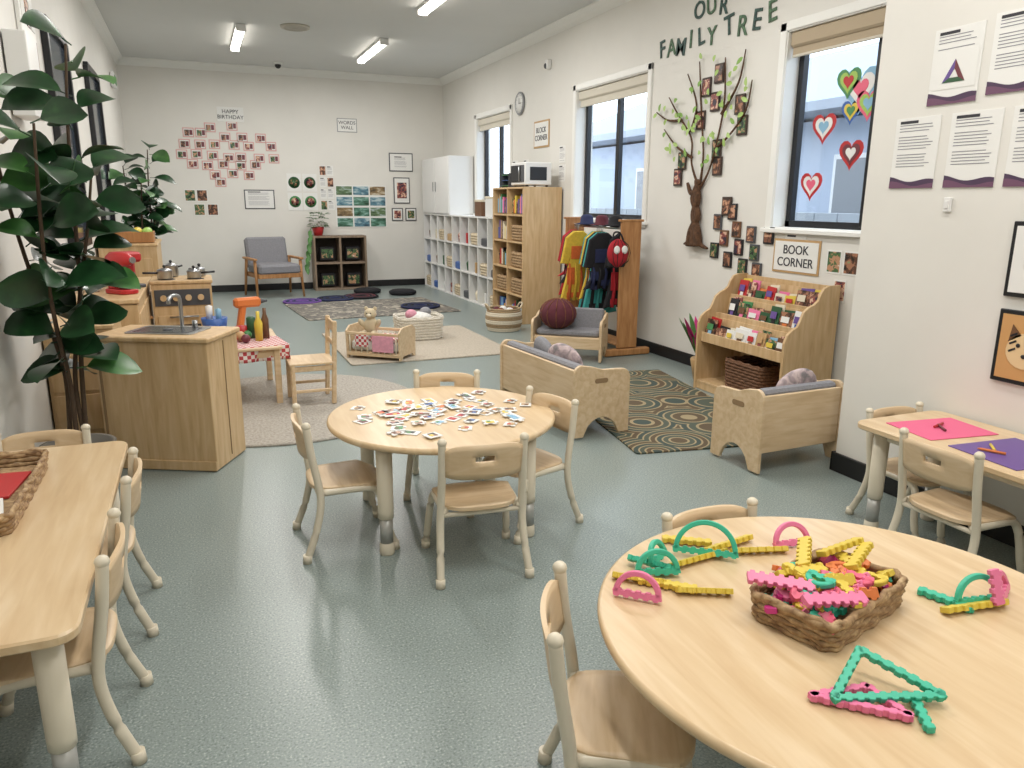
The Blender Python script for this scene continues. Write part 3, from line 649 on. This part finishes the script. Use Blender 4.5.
# ---------------------------------------------------------------- soft baskets etc
b=Bd('dolls_crib',(1.42,6.45,.014),-40)
for q in(-1,1):
    b.box((0,q*.15,.04),(.5,.015,.03),wood);b.box((0,q*.15,.22),(.5,.018,.025),wood)
    for k in range(9): b.cyl((-.22+k*.055,q*.15,.04),(-.22+k*.055,q*.15,.22),.006,C['cream'],seg=8)
    b.prism([(-.15,0),(-.12,0),(-.09,.03),(.09,.03),(.12,0),(.15,0),(.16,.24),(.1,.28),(-.1,.28),(-.16,.24)],(q*.25-.008,0,0),(0,1,0),(0,0,1),.018,wood,.002)
b.box((0,0,.05),(.48,.28,.02),wood);b.box((0,0,.11),(.45,.26,.09),F['white'],.03);b.sph((-.14,0,.18),(.08,.1,.04),F['white']);b.box((.08,0,.17),(.26,.27,.03),gingham,.012);b.box((.1,-.163,.14),(.2,.01,.14),F['pink'],.004);b.box((-.1,-.163,.16),(.12,.01,.1),gingham,.004)
b.done()
def toy_bear(name,x,y,z,mt,s_=1,rz=0):
    b=Bd(name,(x,y,z),rz);b.T=Matrix.Scale(s_,4)
    b.sph((0,0,.09),(.07,.06,.09),mt);b.sph((0,-.01,.21),(.06,.055,.055),mt);b.sph((0,-.06,.2),(.025,.02,.018),C['cream'])
    for q in(-1,1):
        b.sph((q*.045,0,.26),(.02,.012,.02),mt);b.sph((q*.08,-.03,.12),(.025,.03,.055),mt,rot=(.5,q*.5,0));b.sph((q*.05,-.08,.03),(.028,.06,.028),mt);b.sph((q*.02,-.063,.22),.006,C['black'],8,6)
    b.done()
toy_bear('teddy_bear',1.35,6.50,.2,mat('plush_cream','cfc0a2',.95,bump=.5,bscale=200),.9,-30)
b=Bd('white_toy_basket',(1.98,7.25,.014));weave(b,.4,.34,.22,mat('white_rope','d9d3c6',.9,noise=.15,nscale=90),0,8,.12,rad=.1);b.sph((0,0,.2),(.14,.11,.06),F['white']);b.sph((.08,.02,.25),(.06,.05,.05),F['grey']);b.sph((-.08,-.03,.24),(.06,.05,.05),F['pink']);b.done()
b=Bd('woven_tub',(2.98,7.45,0));tw1,tw2=mat('tub_tan','a08a6a',.8,noise=.2,nscale=90),mat('tub_cream','ddd3bf',.8,noise=.1,nscale=90)
for k in range(12):
    r_=.15+.04*math.sin(math.pi*(k+2)/15);b.tube([(r_*math.cos(t),r_*math.sin(t),.012+.02*k) for t in[6.2832*q/36 for q in range(36)]],.0115,tw1 if (k//2)%2 else tw2,7,closed=True)
b.lathe((0,0,0),[(.15,0),(.15,.01),(0,.01)],tw1);b.lathe((0,0,.17),[(.165,0),(0,.002)],F['brown'],24)
for k in range(5): b.sph((.08*math.cos(k*1.3),.08*math.sin(k*1.3),.2),(.05,.05,.05),[F['brown'],F['white'],F['maroon']][k%3])
for q in(-1,1): b.tube([(q*.17,-.05,.23),(q*.2,-.03,.28),(q*.2,.03,.28),(q*.17,.05,.23)],.01,wickl,6,sub=4)
b.done()
# small play table + wooden chair
b=Bd('play_table',(.22,5.5,.016));b.prism(rr(.5,.8,.04),(0,0,.37),(1,0,0),(0,1,0),.02,wood,.004)
for sx in(-1,1):
    for sy in(-1,1): b.box((sx*.21,sy*.36,.185),(.04,.04,.37),wood,.004)
for sx in(-1,1): b.box((sx*.21,0,.34),(.018,.7,.05),wood)
for sy in(-1,1): b.box((0,sy*.36,.34),(.4,.018,.05),wood)
b.done()
b=Bd('gingham_tablecloth',(.24,5.3,.407),8);b.box((0,0,.003),(.5,.36,.004),gingham,.001)
b.grid(lambda u,v:(-.25+.5*u,-.182-.012*math.sin(u*18)*v,.003-.1*v),20,5,(0,.003,0),gingham);b.grid(lambda u,v:(.252+.01*math.sin(u*12)*v,-.18+.36*u,.003-.1*v),14,5,(.003,0,0),gingham);b.done()
b=Bd('play_food',(.22,5.4,.413))
for x,y,c,r_ in[(-.12,.0,'red',.035),(-.06,.04,'orange',.03),(-.1,.07,'yellow',.03),(.0,-.05,'tan',.035),(.05,.03,'green',.03),(-.17,.1,'red',.03),(-.15,-.08,'brown',.035),(-.05,-.1,'red',.03),(.03,-.12,'maroon',.03)]: b.sph((x,y,r_),r_,C[c])
b.lathe((.12,-.05,0),[(.025,0),(.028,.12),(.012,.16),(.012,.2),(0,.2)],C['yellow'],14);b.lathe((.17,.03,0),[(.025,0),(.025,.13),(.012,.17),(.012,.21),(0,.21)],C['brown'],14);b.lathe((.08,.07,0),[(.03,0),(.03,.14),(.02,.15),(0,.15)],C['dkgreen'],14);b.lathe((.02,.1,0),[(.04,0),(.05,.08),(0,.09)],C['red'],14);b.done()
b=Bd('toy_tool_bucket',(.07,5.75,.407));b.lathe((0,0,0),[(.07,0),(.09,.12),(.085,.12),(0,.1)],C['blue']);b.lathe((-.03,.02,.1),[(.02,0),(.025,.1),(0,.11)],C['white'],12);b.lathe((.03,-.02,.1),[(.02,0),(.02,.08),(0,.09)],C['skyblue'],12);b.done()
b=Bd('blue_cups',(.0,5.50,.407))
for x,y,c in[(.05,.02,'skyblue'),(.11,.06,'white'),(.06,.12,'blue')]: b.lathe((x,y,0),[(.03,0),(.035,.08),(.03,.08),(.02,.02),(0,.02)],C[c],16);b.tube([(x-.034,y,.06),(x-.055,y,.05),(x-.055,y,.03),(x-.032,y,.02)],.005,C[c],6,sub=3)
b.done()
b=Bd('toy_drill',(.3,5.75,.407),20);b.box((0,0,.22),(.19,.07,.07),C['orange'],.025);b.box((-.05,0,.12),(.045,.05,.2),C['orange'],.014,rot=(0,.2,0));b.box((-.04,0,.02),(.09,.07,.04),C['dgrey'],.01);b.cyl((.09,0,.22),(.15,0,.22),.02,C['dgrey'],.008);b.done()
b=Bd('wooden_chair',(.64,5.13,.016),90)
for sx in(-1,1):
    b.box((sx*.14,-.14,.28),(.028,.03,.56),wood,.006,rot=(.05,0,0));b.box((sx*.14,.13,.14),(.028,.028,.28),wood,.005);b.box((sx*.14,0,.25),(.018,.25,.035),wood);b.box((sx*.14,0,.1),(.016,.25,.02),wood)
b.box((0,.0,.283),(.31,.3,.016),wood,.005);b.box((0,-.158,.51),(.27,.016,.07),wood,.005);b.box((0,-.15,.4),(.27,.014,.03),wood,.004);b.box((0,.13,.25),(.27,.016,.03),wood);b.done()
# ---------------------------------------------------------------- play kitchen
b=Bd('play_sink_cabinet',(-.18,4.2,0),-27)   # front faces local -y
w,d,h=.58,.34,.69
b.box((0,-.0,h/2-.01),(w,d,h-.03),woodx,.003);b.box((0,0,h-.012),(w+.03,d+.03,.026),woodx,.006)
b.box((0,-d/2-.003,.03),(w,.012,.05),woodx,.002);b.box((-w/2+.02,-d/2-.003,h/2),(.012,.006,h-.1),inner,.001)
b.box((w/2+.001,0,h/2),(.006,.004,h-.08),inner,.001)
b.prism(rr(.36,.24,.03),(.0,.02,h+.0015),(1,0,0),(0,1,0),.005,steel,.001)
b.prism(rr(.3,.18,.03),(.0,.01,h+.007),(1,0,0),(0,1,0),.001,mat('sink_bowl','66686c',.25,metal=.8));b.lathe((0,.01,h+.008),[(.025,0),(.025,.003),(0,.003)],C['dgrey'],16)
b.tube([(.02,.12,h),(.02,.12,h+.14),(.02,.10,h+.17),(.02,.04,h+.175),(.02,.01,h+.16),(.02,.01,h+.14)],.01,steel,10,sub=4);b.cyl((.09,.12,h),(.09,.12,h+.04),.014,steel);b.done()
b=Bd('play_storage_cabinet');b.box((-.625,4.78,.34),(.33,.5,.66),woodx);b.box((-.625,4.78,.68),(.34,.52,.024),woodx,.005)
for z in(.22,.44): b.box((-.625,4.526,z),(.3,.01,.2),woodx,.003)
b.done()
b=Bd('play_kitchen_counter');b.box((-.57,5.95,.36),(.4,1.5,.7),woodx);b.box((-.57,5.95,.73),(.42,1.52,.03),woodx,.006)
for k in range(3): b.box((-.367,5.45+k*.5,.36),(.01,.46,.58),woodx,.004);b.sph((-.355,5.6+k*.5,.5),.012,woodd)
b.done()
b=Bd('play_stove',(-.13,6.3,0));w,d,h=.41,.42,.74
b.box((0,0,h/2),(w,d,h),woodx,.004);b.box((0,0,h+.012),(w+.02,d+.02,.024),woodx,.005)
b.box((0,-d/2-.006,.33),(.36,.012,.36),woodx,.004);b.box((0,-d/2-.014,.34),(.22,.006,.2),C['black'],.004);b.cyl((-.1,-d/2-.03,.5),(.1,-d/2-.03,.5),.007,steel)
b.box((.0,-d/2-.004,.64),(.38,.008,.12),C['dgrey'],.003)
for k in range(4): b.cyl((-.13+k*.085,-d/2-.006,.64),(-.13+k*.085,-d/2-.03,.64),.022,woodx)
for q in((-.1,-.09),(.1,-.09),(-.1,.1),(.1,.1)): b.lathe((*q,h+.024),[(.06,0),(.06,.003),(0,.003)],C['black'],20)
b.done()
def pot(x,y,z,r_,h,name='toy_saucepan',rz=0):
    b=Bd(name,(x,y,z),rz);b.lathe((0,0,0),[(r_*.95,0),(r_,.01),(r_,h),(r_*1.04,h+.003),(r_*.8,h+.015),(0,h+.025)],steel);b.sph((0,0,h+.035),.012,C['black'],10,6);b.tube([(r_,0,h*.8),(r_+.1,0,h*.9)],.008,C['black'],8);b.done()
pot(-.24,6.21,.767,.055,.06,rz=200);pot(-.04,6.21,.767,.05,.05,rz=10);pot(-.2,6.42,.767,.05,.08,rz=60);pot(-.0,6.41,.767,.045,.05,rz=120)
def mixer(x,y,z,rz):
    b=Bd('toy_stand_mixer',(x,y,z),rz);R_=C['red']
    b.prism(rr(.13,.22,.05),(0,0,0),(1,0,0),(0,1,0),.03,R_,.006);b.box((0,.07,.11),(.07,.06,.18),R_,.02);b.sph((0,-.01,.22),(.055,.13,.05),R_,18,10);b.lathe((0,-.04,.03),[(.035,0),(.06,.03),(.065,.1),(.06,.1),(.05,.04),(0,.03)],steel);b.cyl((0,-.05,.18),(0,-.05,.1),.01,steel);b.cyl((0,-.13,.22),(0,-.145,.22),.02,steel);b.done()
mixer(-.48,5.55,.746,40)
b=Bd('toy_coffee_machine',(-.48,5.95,.746),30);R_=C['red'];b.box((0,.05,.12),(.16,.1,.24),R_,.02);b.box((0,-.02,.21),(.16,.16,.07),R_,.02);b.box((0,-.03,.012),(.16,.18,.024),C['dgrey'],.006);b.lathe((0,-.04,.024),[(.035,0),(.045,.04),(.04,.08),(0,.08)],C['black'],16);b.cyl((0,-.04,.175),(0,-.04,.15),.02,steel);b.done()
b=Bd('toy_toaster',(-.66,5.74,.746));b.box((0,0,.06),(.1,.16,.12),C['white'],.02);b.box((0,0,.122),(.06,.1,.004),C['black'],.001);b.done()
b=Bd('market_shelf');b.box((-.55,7.75,.48),(.45,.9,.94),woodx);b.box((-.55,7.75,.96),(.47,.92,.024),woodx,.005);b.box((-.55,7.295,.5),(.36,.012,.7),woodx,.003);b.done()
b=Bd('fruit_crate',(-.52,7.55,.973))
for q in(-1,1): b.box((0,q*.14,.05),(.34,.012,.09),woodd);b.box((q*.17,0,.05),(.012,.28,.09),woodd)
for k in range(16): b.sph((-.12+.08*(k%4),-.1+.07*(k//4),.09),.04,[C['yellow'],C['lime'],C['yellow'],C['orange']][(k*3)%4],12,8)
b.done()
# ---------------------------------------------------------------- big plants
leafm=ramp_mat('fiddle_leaf',[(.3,'15301a'),(.6,'204526'),(.8,'376333')],'noise',(1,1,1),.3,12,3)
leafm2=ramp_mat('fiddle_leaf_light',[(.3,'2b5427'),(.6,'44733a'),(.8,'5a8846')],'noise',(1,1,1),.35,12,3)
bark=mat('plant_stem','4d3c2c',.8,noise=.2)
def fiddle(x,y,z,name,H0,H1,nst,spread,n,L,seed,pr=.15,ph=.28):
    random.seed(seed);b=Bd(name,(x,y,z))
    b.lathe((0,0,0),[(pr*.75,0),(pr*.85,.01),(pr,ph*.9),(pr*1.04,ph),(pr*.92,ph),(pr*.9,ph-.04),(0,ph-.04)],mat('planter_grey','77736b',.6),32)
    for s_ in range(nst):
        a=2.1*s_+.6;sx,sy=spread*math.cos(a),spread*math.sin(a);P=[(0.04*math.cos(a),.04*math.sin(a),ph-.05)];top=H1-.17*s_
        for k in range(1,6):
            t=k/5;P.append((sx*t+.02*math.sin(5*t+s_),sy*t+.02*math.cos(4*t),ph+(top-ph)*t))
        b.tube(P,[.011,.010,.009,.008,.007,.005],bark,8,sub=4)
        for k in range(n):
            t=(H0-ph)/(top-ph)+(1-(H0-ph)/(top-ph))*k/(n-1);p=V(sx*t,sy*t,ph+(top-ph)*t);g=k*2.4+s_
            d=V(math.cos(g),math.sin(g),random.uniform(-.1,.8)).normalized()
            LL=L*random.uniform(.7,1.15)
            if (p+d*LL).x+x<XL+.03: d.x=abs(d.x)*.5;d.normalize()
            up=V(random.uniform(-.6,.6),random.uniform(-1,-.1),random.uniform(.3,1))
            m_=leafm2 if random.random()<.15 else leafm
            b.tube([p,p+d*.05],.003,m_,5);b.leaf(p+d*.04,d,up,LL,LL*.72,m_,.3,1.15)
    b.v=[(max(v[0],XL+.03-x),v[1],v[2]) for v in b.v]
    b.done(recalc=False)
fiddle(-.57,3.72,0,'fiddle_leaf_fig',.62,1.97,4,.19,21,.235,3)
fiddle(-.5,9.0,0,'fiddle_leaf_fig',.95,1.85,4,.15,20,.21,5,.17,.35)
# ---------------------------------------------------------------- wall displays
random.seed(11)
def doc(b,a,z,w,h,st=0,c=0.002):
    b.box((a,z,c),(w,h,.003),paper,.0005);n=int(h/.022)
    if st==3:
        b.box((a,z,c+.0018),(w*.86,h*.86,.001),photo[int(abs(a*13+z*7))%4],.0002);return
    for k in range(int(h/.0125)):
        zz=z+h/2-.018-k*.0125
        if zz<z-h/2+(.07 if st==1 else .02): break
        if k%6==4: continue
        ww=w*(.78 if k else .5)*random.uniform(.8,1)
        b.box((a-(w*.8-ww)/2,zz,c+.002),(ww,.0034 if k else .012,.001),ink if k else inkd,.0002)
    if st==1:
        top=[(w/2-w*q/12,-h/2+.03+.009*math.sin(q*.55+1)+.012*(q/12)) for q in range(13)]
        b.prism([(-w/2,-h/2),(w/2,-h/2)]+top,(a,z,c+.0018),(1,0,0),(0,1,0),.001,mat('poster_purple','4a3550',.6))
        b.prism([(-w/2,-h/2),(w/2,-h/2)]+[(p[0],p[1]-.018-.006*math.sin(p[0]*30)) for p in top],(a,z,c+.0029),(1,0,0),(0,1,0),.001,mat('poster_plum','6d4a63',.6))
b=Bd('information_posters');b.T=WP
doc(b,-2.10,2.22,.22,.18,0)
doc(b,-2.385,1.905,.225,.3,1);doc(b,-2.12,1.92,.225,.3,1);doc(b,-1.85,1.93,.21,.3,0)
doc(b,-2.53,1.565,.225,.3,1);doc(b,-2.255,1.565,.225,.3,1);doc(b,-1.99,1.565,.225,.3,1);doc(b,-1.73,1.57,.225,.3,1)
t_=.06;b.box((-2.385,1.89,.0045),(.2,.15,.001),paper,.0002)
for k in range(3):
    a0=math.radians(90+120*k);a1=math.radians(90+120*(k+1));p=V(math.cos(a0),math.sin(a0))*t_;q=V(math.cos(a1),math.sin(a1))*t_
    b.prism([tuple(p),tuple(q),tuple(q*.4),tuple(p*.4)],(-2.385,1.87,.0055),(1,0,0),(0,1,0),.001,[C['purple'],C['dkgreen'],C['maroon']][k])
b.done()
b=Bd('light_switch');b.T=WP;b.box((-2.33,1.345,.007),(.035,.06,.012),plw,.004);b.box((-2.33,1.345,.014),(.015,.03,.006),plw,.002);b.done()
b=Bd('framed_print');b.T=WP
for z,fc in[(1.14,0),(.80,1)]:
    a=-1.90;b.box((a,z,.009),(.25,.29,.014),frameb,.003);b.box((a,z,.017),(.215,.255,.002),paper if not fc else mat('tan_card','c99a62',.6),.0005)
    if fc:
        b.prism([(.075*math.cos(t)+0,.07*math.sin(t)) for t in[6.283*k/20 for k in range(20)]],(a,z-.01,.0185),(1,0,0),(0,1,0),.002,mat('fur_tan','e0c496',.7))
        for q in(-1,1): b.prism([(q*.07,.03),(q*.06,.1),(q*.02,.06)],(a,z-.01,.0185),(1,0,0),(0,1,0),.002,C['brown']);b.sph((a+q*.028,z+.01,.021),(.009,.009,.003),C['black'],8,6)
        b.sph((a,z-.03,.021),(.012,.009,.003),C['black'],8,6)
        for k in range(3): b.box((a-.05,z+.05-.03*k,.0215),(.03,.008,.001),C['black'],.0002,rot=(0,0,.5))
    else: b.sph((a,z,.019),(.06,.08,.003),C['grey'],16,6)
b.done()
# family tree
tb=mat('crumpled_brown_paper','553a26',.85,noise=.45,nscale=40,bump=.9,bscale=50)
b=Bd('family_tree_display');b.T=WR
def br(p,r,c=.03): b.tube([(-y,z,max(c,max(r) if isinstance(r,list) else r)+.004*(i%2)) for i,(y,z) in enumerate(p)],r,tb,9,sub=5)
ty=5.2
for o in(-.035,0,.035): br([(ty+o*1.5,1.0),(ty+o-.02*math.sin(o*90),1.12),(ty-o*.7,1.25),(ty+o*.8+.01,1.38),(ty-o*.5,1.52)],[.04,.034,.028,.028,.018],.035)
br([(ty-.17,.99),(ty-.06,1.03),(ty,1.15)],[.008,.022,.03]);br([(ty+.15,1.01),(ty+.06,1.05),(ty,1.15)],[.008,.02,.03]);br([(ty+.02,1.45),(ty+.09,1.42),(ty+.15,1.5)],[.02,.02,.012])
BR=[[(ty,1.45),(ty+.12,1.65),(ty+.15,1.85),(ty+.35,2.05),(ty+.5,2.2)],[(ty,1.45),(ty-.03,1.7),(ty+.02,1.95),(ty+.05,2.15),(ty+.1,2.42)],[(ty,1.45),(ty-.12,1.6),(ty-.2,1.85),(ty-.25,2.1),(ty-.22,2.4)],
 [(ty+.13,1.7),(ty+.35,1.8),(ty+.55,1.95)],[(ty-.17,1.75),(ty-.35,1.85),(ty-.5,2.0),(ty-.55,2.2)],[(ty-.22,2.0),(ty-.4,2.2),(ty-.45,2.42)],[(ty+.16,1.9),(ty+.1,2.1),(ty+.25,2.35)],[(ty+.3,2.0),(ty+.5,2.02),(ty+.68,2.1)]]
lf=[mat('paper_leaf_a','86ad5a',.7),mat('paper_leaf_b','acc87c',.7),mat('paper_leaf_c','a2bf6e',.7)]
for P in BR:
    br(P,[.013]+[.0075]*(len(P)-2)+[.004],.02)
    for i in range(1,len(P)):
        for k in range(3):
            t=random.random();y=P[i-1][0]*(1-t)+P[i][0]*t+random.gauss(0,.05);z=P[i-1][1]*(1-t)+P[i][1]*t+random.gauss(0,.05)
            if z<1.62: continue
            a=random.random()*6.28;b.leaf((-y,z,.04),(math.cos(a),math.sin(a),.15),(0,0,1),random.uniform(.045,.075),.035,random.choice(lf),0)
for y,z in[(5.2,2.22),(5.08,2.1),(5.05,2.3),(4.74,1.9),(5.0,1.62),(5.47,1.68),(5.02,1.75),(4.85,1.32),(5.52,1.55),(5.25,1.98),(4.78,2.05)]:
    b.box((-y,z,.012),(.11,.14,.012),mat('dark_photo_mount','3b2b22',.6),.002);b.box((-y,z,.019),(.085,.11,.002),random.choice(photo),.0005)
o=b.done()
lt=mat('letter_green_print','4d6a50',.6,noise=.6,nscale=40);lt2=mat('letter_dark_print','35504a',.6,noise=.6,nscale=40)
def letters(word,y0,z0,sp,size,dz=0,ph=0):
    for i,ch in enumerate(word):
        M=WR@Matrix.Translation((-(y0-sp*i),z0+dz*i+.02*math.sin(i*2+ph),.006))@Matrix.Rotation(.14*math.sin(i*1.7+ph),4,'Z')
        text(ch,size,M,lt if i%2 else lt2,o,name='letter_'+ch.lower(),ext=.003,bold=.002)
letters('OUR',5.36,2.79,.15,.18,0,.5);letters('FAMILY',5.86,2.58,.135,.19,.004,1);letters('TREE',4.98,2.6,.155,.2,0,2)
b=Bd('framed_family_photos');b.T=WR
for y,z in[(4.72,1.15),(4.55,1.12),(4.86,1.08),(4.68,1.02),(4.5,.99),(4.8,.92),(4.62,.88),(4.36,1.12),(4.95,1.2),(4.97,.98),(4.78,1.28),(4.46,.86)]:
    b.box((-y,z,.009),(.1,.12,.014),random.choice([C['brown'],C['dgrey'],C['black']]),.003);b.box((-y,z,.0175),(.075,.095,.003),random.choice(photo),.0005)
b.done()
b=Bd('book_corner_sign');b.T=WR;b.box((-4.08,.99,.004),(.44,.23,.006),C['tan'],.001);b.box((-4.08,.99,.0085),(.41,.2,.003),paper,.0005);o=b.done()
text('BOOK\nCORNER',.085,WR@Matrix.Translation((-4.08,.99,.011)),inkd,o)
b=Bd('reading_notices');b.T=WR;doc(b,-3.74,.98,.12,.15,3);doc(b,-3.6,.98,.12,.15,3);doc(b,-3.67,.8,.1,.14,3);doc(b,-4.1,1.125,.2,.04,0)
b.done()
b=Bd('wall_sign');b.T=WR;b.box((-8.3,2.1,.005),(.42,.3,.008),C['tan'],.002);b.box((-8.3,2.1,.0105),(.38,.26,.002),paper,.0005);o=b.done();text('BLOCK\nCORNER',.085,WR@Matrix.Translation((-8.3,2.1,.012)),inkd,o)
b=Bd('wall_clock');b.T=WR@Matrix.Translation((-8.93,2.5,0.001));b.lathe((0,0,0),[(.13,0),(.135,.02),(.12,.03),(.115,.02),(0,.02)],C['grey']);b.lathe((0,0,.021),[(.113,0),(.113,.001),(0,.001)],paper)
b.box((.0,.03,.025),(.008,.06,.002),C['black'],.0005);b.box((.03,0,.027),(.08,.006,.002),C['black'],.0005)
for k in range(12):
    a=k*math.pi/6;b.box((.098*math.cos(a),.098*math.sin(a),.023),(.016,.004,.001),C['black'],.0002,rot=(0,0,a))
b.done()
b=Bd('window_side_cards');b.T=WR
for y,z in[(9.1,1.5),(9.1,1.75),(8.75,1.75),(7.75,1.85),(7.75,1.65)]: doc(b,-y,z,.16,.18,0)
b.done()
# back wall
b=Bd('birthday_flower_cards');b.T=WB
rows=[(2.36,[.3,.62]),(2.24,[.02,.2,.5,.74,1.0]),(2.1,[-.04,.16,.36,.6,.82,1.12]),(1.96,[-.08,.1,.3,.52,.72,.95,1.18]),(1.83,[.04,.24,.46,.68,.9]),(1.7,[.32,.58,.8]),(1.6,[.4])]
for z,xs in rows:
    for x in xs:
        x+=random.uniform(-.02,.02);zz=z+random.uniform(-.03,.03);b.box((x,zz,.004),(.15,.13,.004),C['blush'],.001);b.box((x,zz,.007),(.12,.1,.002),paper,.0005);b.box((x-.02,zz-.005,.009),(.06,.08,.002),random.choice(photo),.0005);b.box((x+.035,zz,.009),(.04,.07,.002),C['maroon'],.0005)
b.done()
b=Bd('birthday_sign');b.T=WB;b.box((.6,2.53,.004),(.36,.2,.005),paper);o=b.done();text('HAPPY\nBIRTHDAY',.075,WB@Matrix.Translation((.6,2.53,.008)),inkd,o)
b=Bd('art_wall_sign');b.T=WB;b.box((2.26,2.45,.004),(.3,.2,.005),C['grey']);b.box((2.26,2.45,.008),(.28,.18,.002),paper);o=b.done();text('WORDS\nWALL',.07,WB@Matrix.Translation((2.26,2.45,.01)),inkd,o)
b=Bd('photo_cards');b.T=WB
for x,z in[(-.03,1.4),(.13,1.4),(.08,1.2),(.26,1.2)]: doc(b,x,z,.15,.17,3)
b.done()
b=Bd('large_poster');b.T=WB;b.box((.92,1.35,.004),(.43,.28,.004),C['dgrey']);doc(b,.92,1.35,.4,.25,0,.0075);b.done()
b=Bd('cycle_posters');b.T=WB
for x in(1.43,1.66):
    for z in(1.6,1.32):
        b.box((x,z,.004),(.21,.26,.004),paper,.0005)
        b.lathe((x,z,.006),[(.085,0),(.085,.002),(.05,.002),(.05,.003),(0,.003)],[C['green'],C['dkgreen']][z>1.5],20);b.lathe((x,z,.009),[(.06,0),(0,.001)],random.choice(photo),16)
b.done()
b=Bd('alphabet_cards');b.T=WB
for k in range(8): doc(b,1.86+.11*(k%2),1.78-.17*(k//2),.1,.15,3 if k%3==0 else 0)
b.done()
b=Bd('landscape_photo_board');b.T=WB;b.box((2.43,1.25,.004),(.8,.64,.005),paper)
ps=[ramp_mat('landscape_%d'%i,[(.3,a),(.5,c),(.65,d)],'noise',(1,1,3),.4,9,3,.3) for i,(a,c,d) in enumerate([('2c4630','66805a','aebdc0'),('2b4757','5b8798','b4c6cb'),('463c2f','8d7550','c9c0ab'),('24432e','4a7a66','8fb5ac')])]
for r_ in range(4):
    for c_ in range(3): b.box((2.17+.26*c_,1.49-.16*r_,.008),(.24,.13,.003),ps[(r_+c_*(r_%2+1))%4],.0005)
b.done()
b=Bd('framed_drawings');b.T=WB
for x,z,w,h in[(3.08,1.93,.38,.28),(3.08,1.5,.26,.4),(3.0,1.13,.18,.2),(3.22,1.13,.18,.2)]:
    b.box((x,z,.007),(w,h,.012),C['dgrey'],.002);b.box((x,z,.014),(w-.03,h-.03,.002),paper,.0005);doc(b,x,z,w*.7,h*.7,3 if w<.3 else 0,.0165)
b.done()
# ---------------------------------------------------------------- world and camera
w=bpy.data.worlds.new('World');sc.world=w;w.use_nodes=True;bg=w.node_tree.nodes['Background'];bg.inputs[0].default_value=(.84,.92,1,1);bg.inputs[1].default_value=4.2
cm=bpy.data.cameras.new('camera');cm.sensor_width=36;cm.lens=753.04/1024*36;cm.clip_start=.02
co=bpy.data.objects.new('camera',cm);sc.collection.objects.link(co);sc.camera=co
psi,pit,rol=.3920,.2385,.0059
Fv=V(math.sin(psi)*math.cos(pit),math.cos(psi)*math.cos(pit),-math.sin(pit));R0=V(math.cos(psi),-math.sin(psi),0);U0=R0.cross(Fv)
Rv=R0*math.cos(rol)+U0*math.sin(rol);Uv=-R0*math.sin(rol)+U0*math.cos(rol)
co.matrix_world=Matrix(((Rv.x,Uv.x,-Fv.x,0),(Rv.y,Uv.y,-Fv.y,0),(Rv.z,Uv.z,-Fv.z,1.35),(0,0,0,1)))
sc.view_settings.view_transform='Standard'
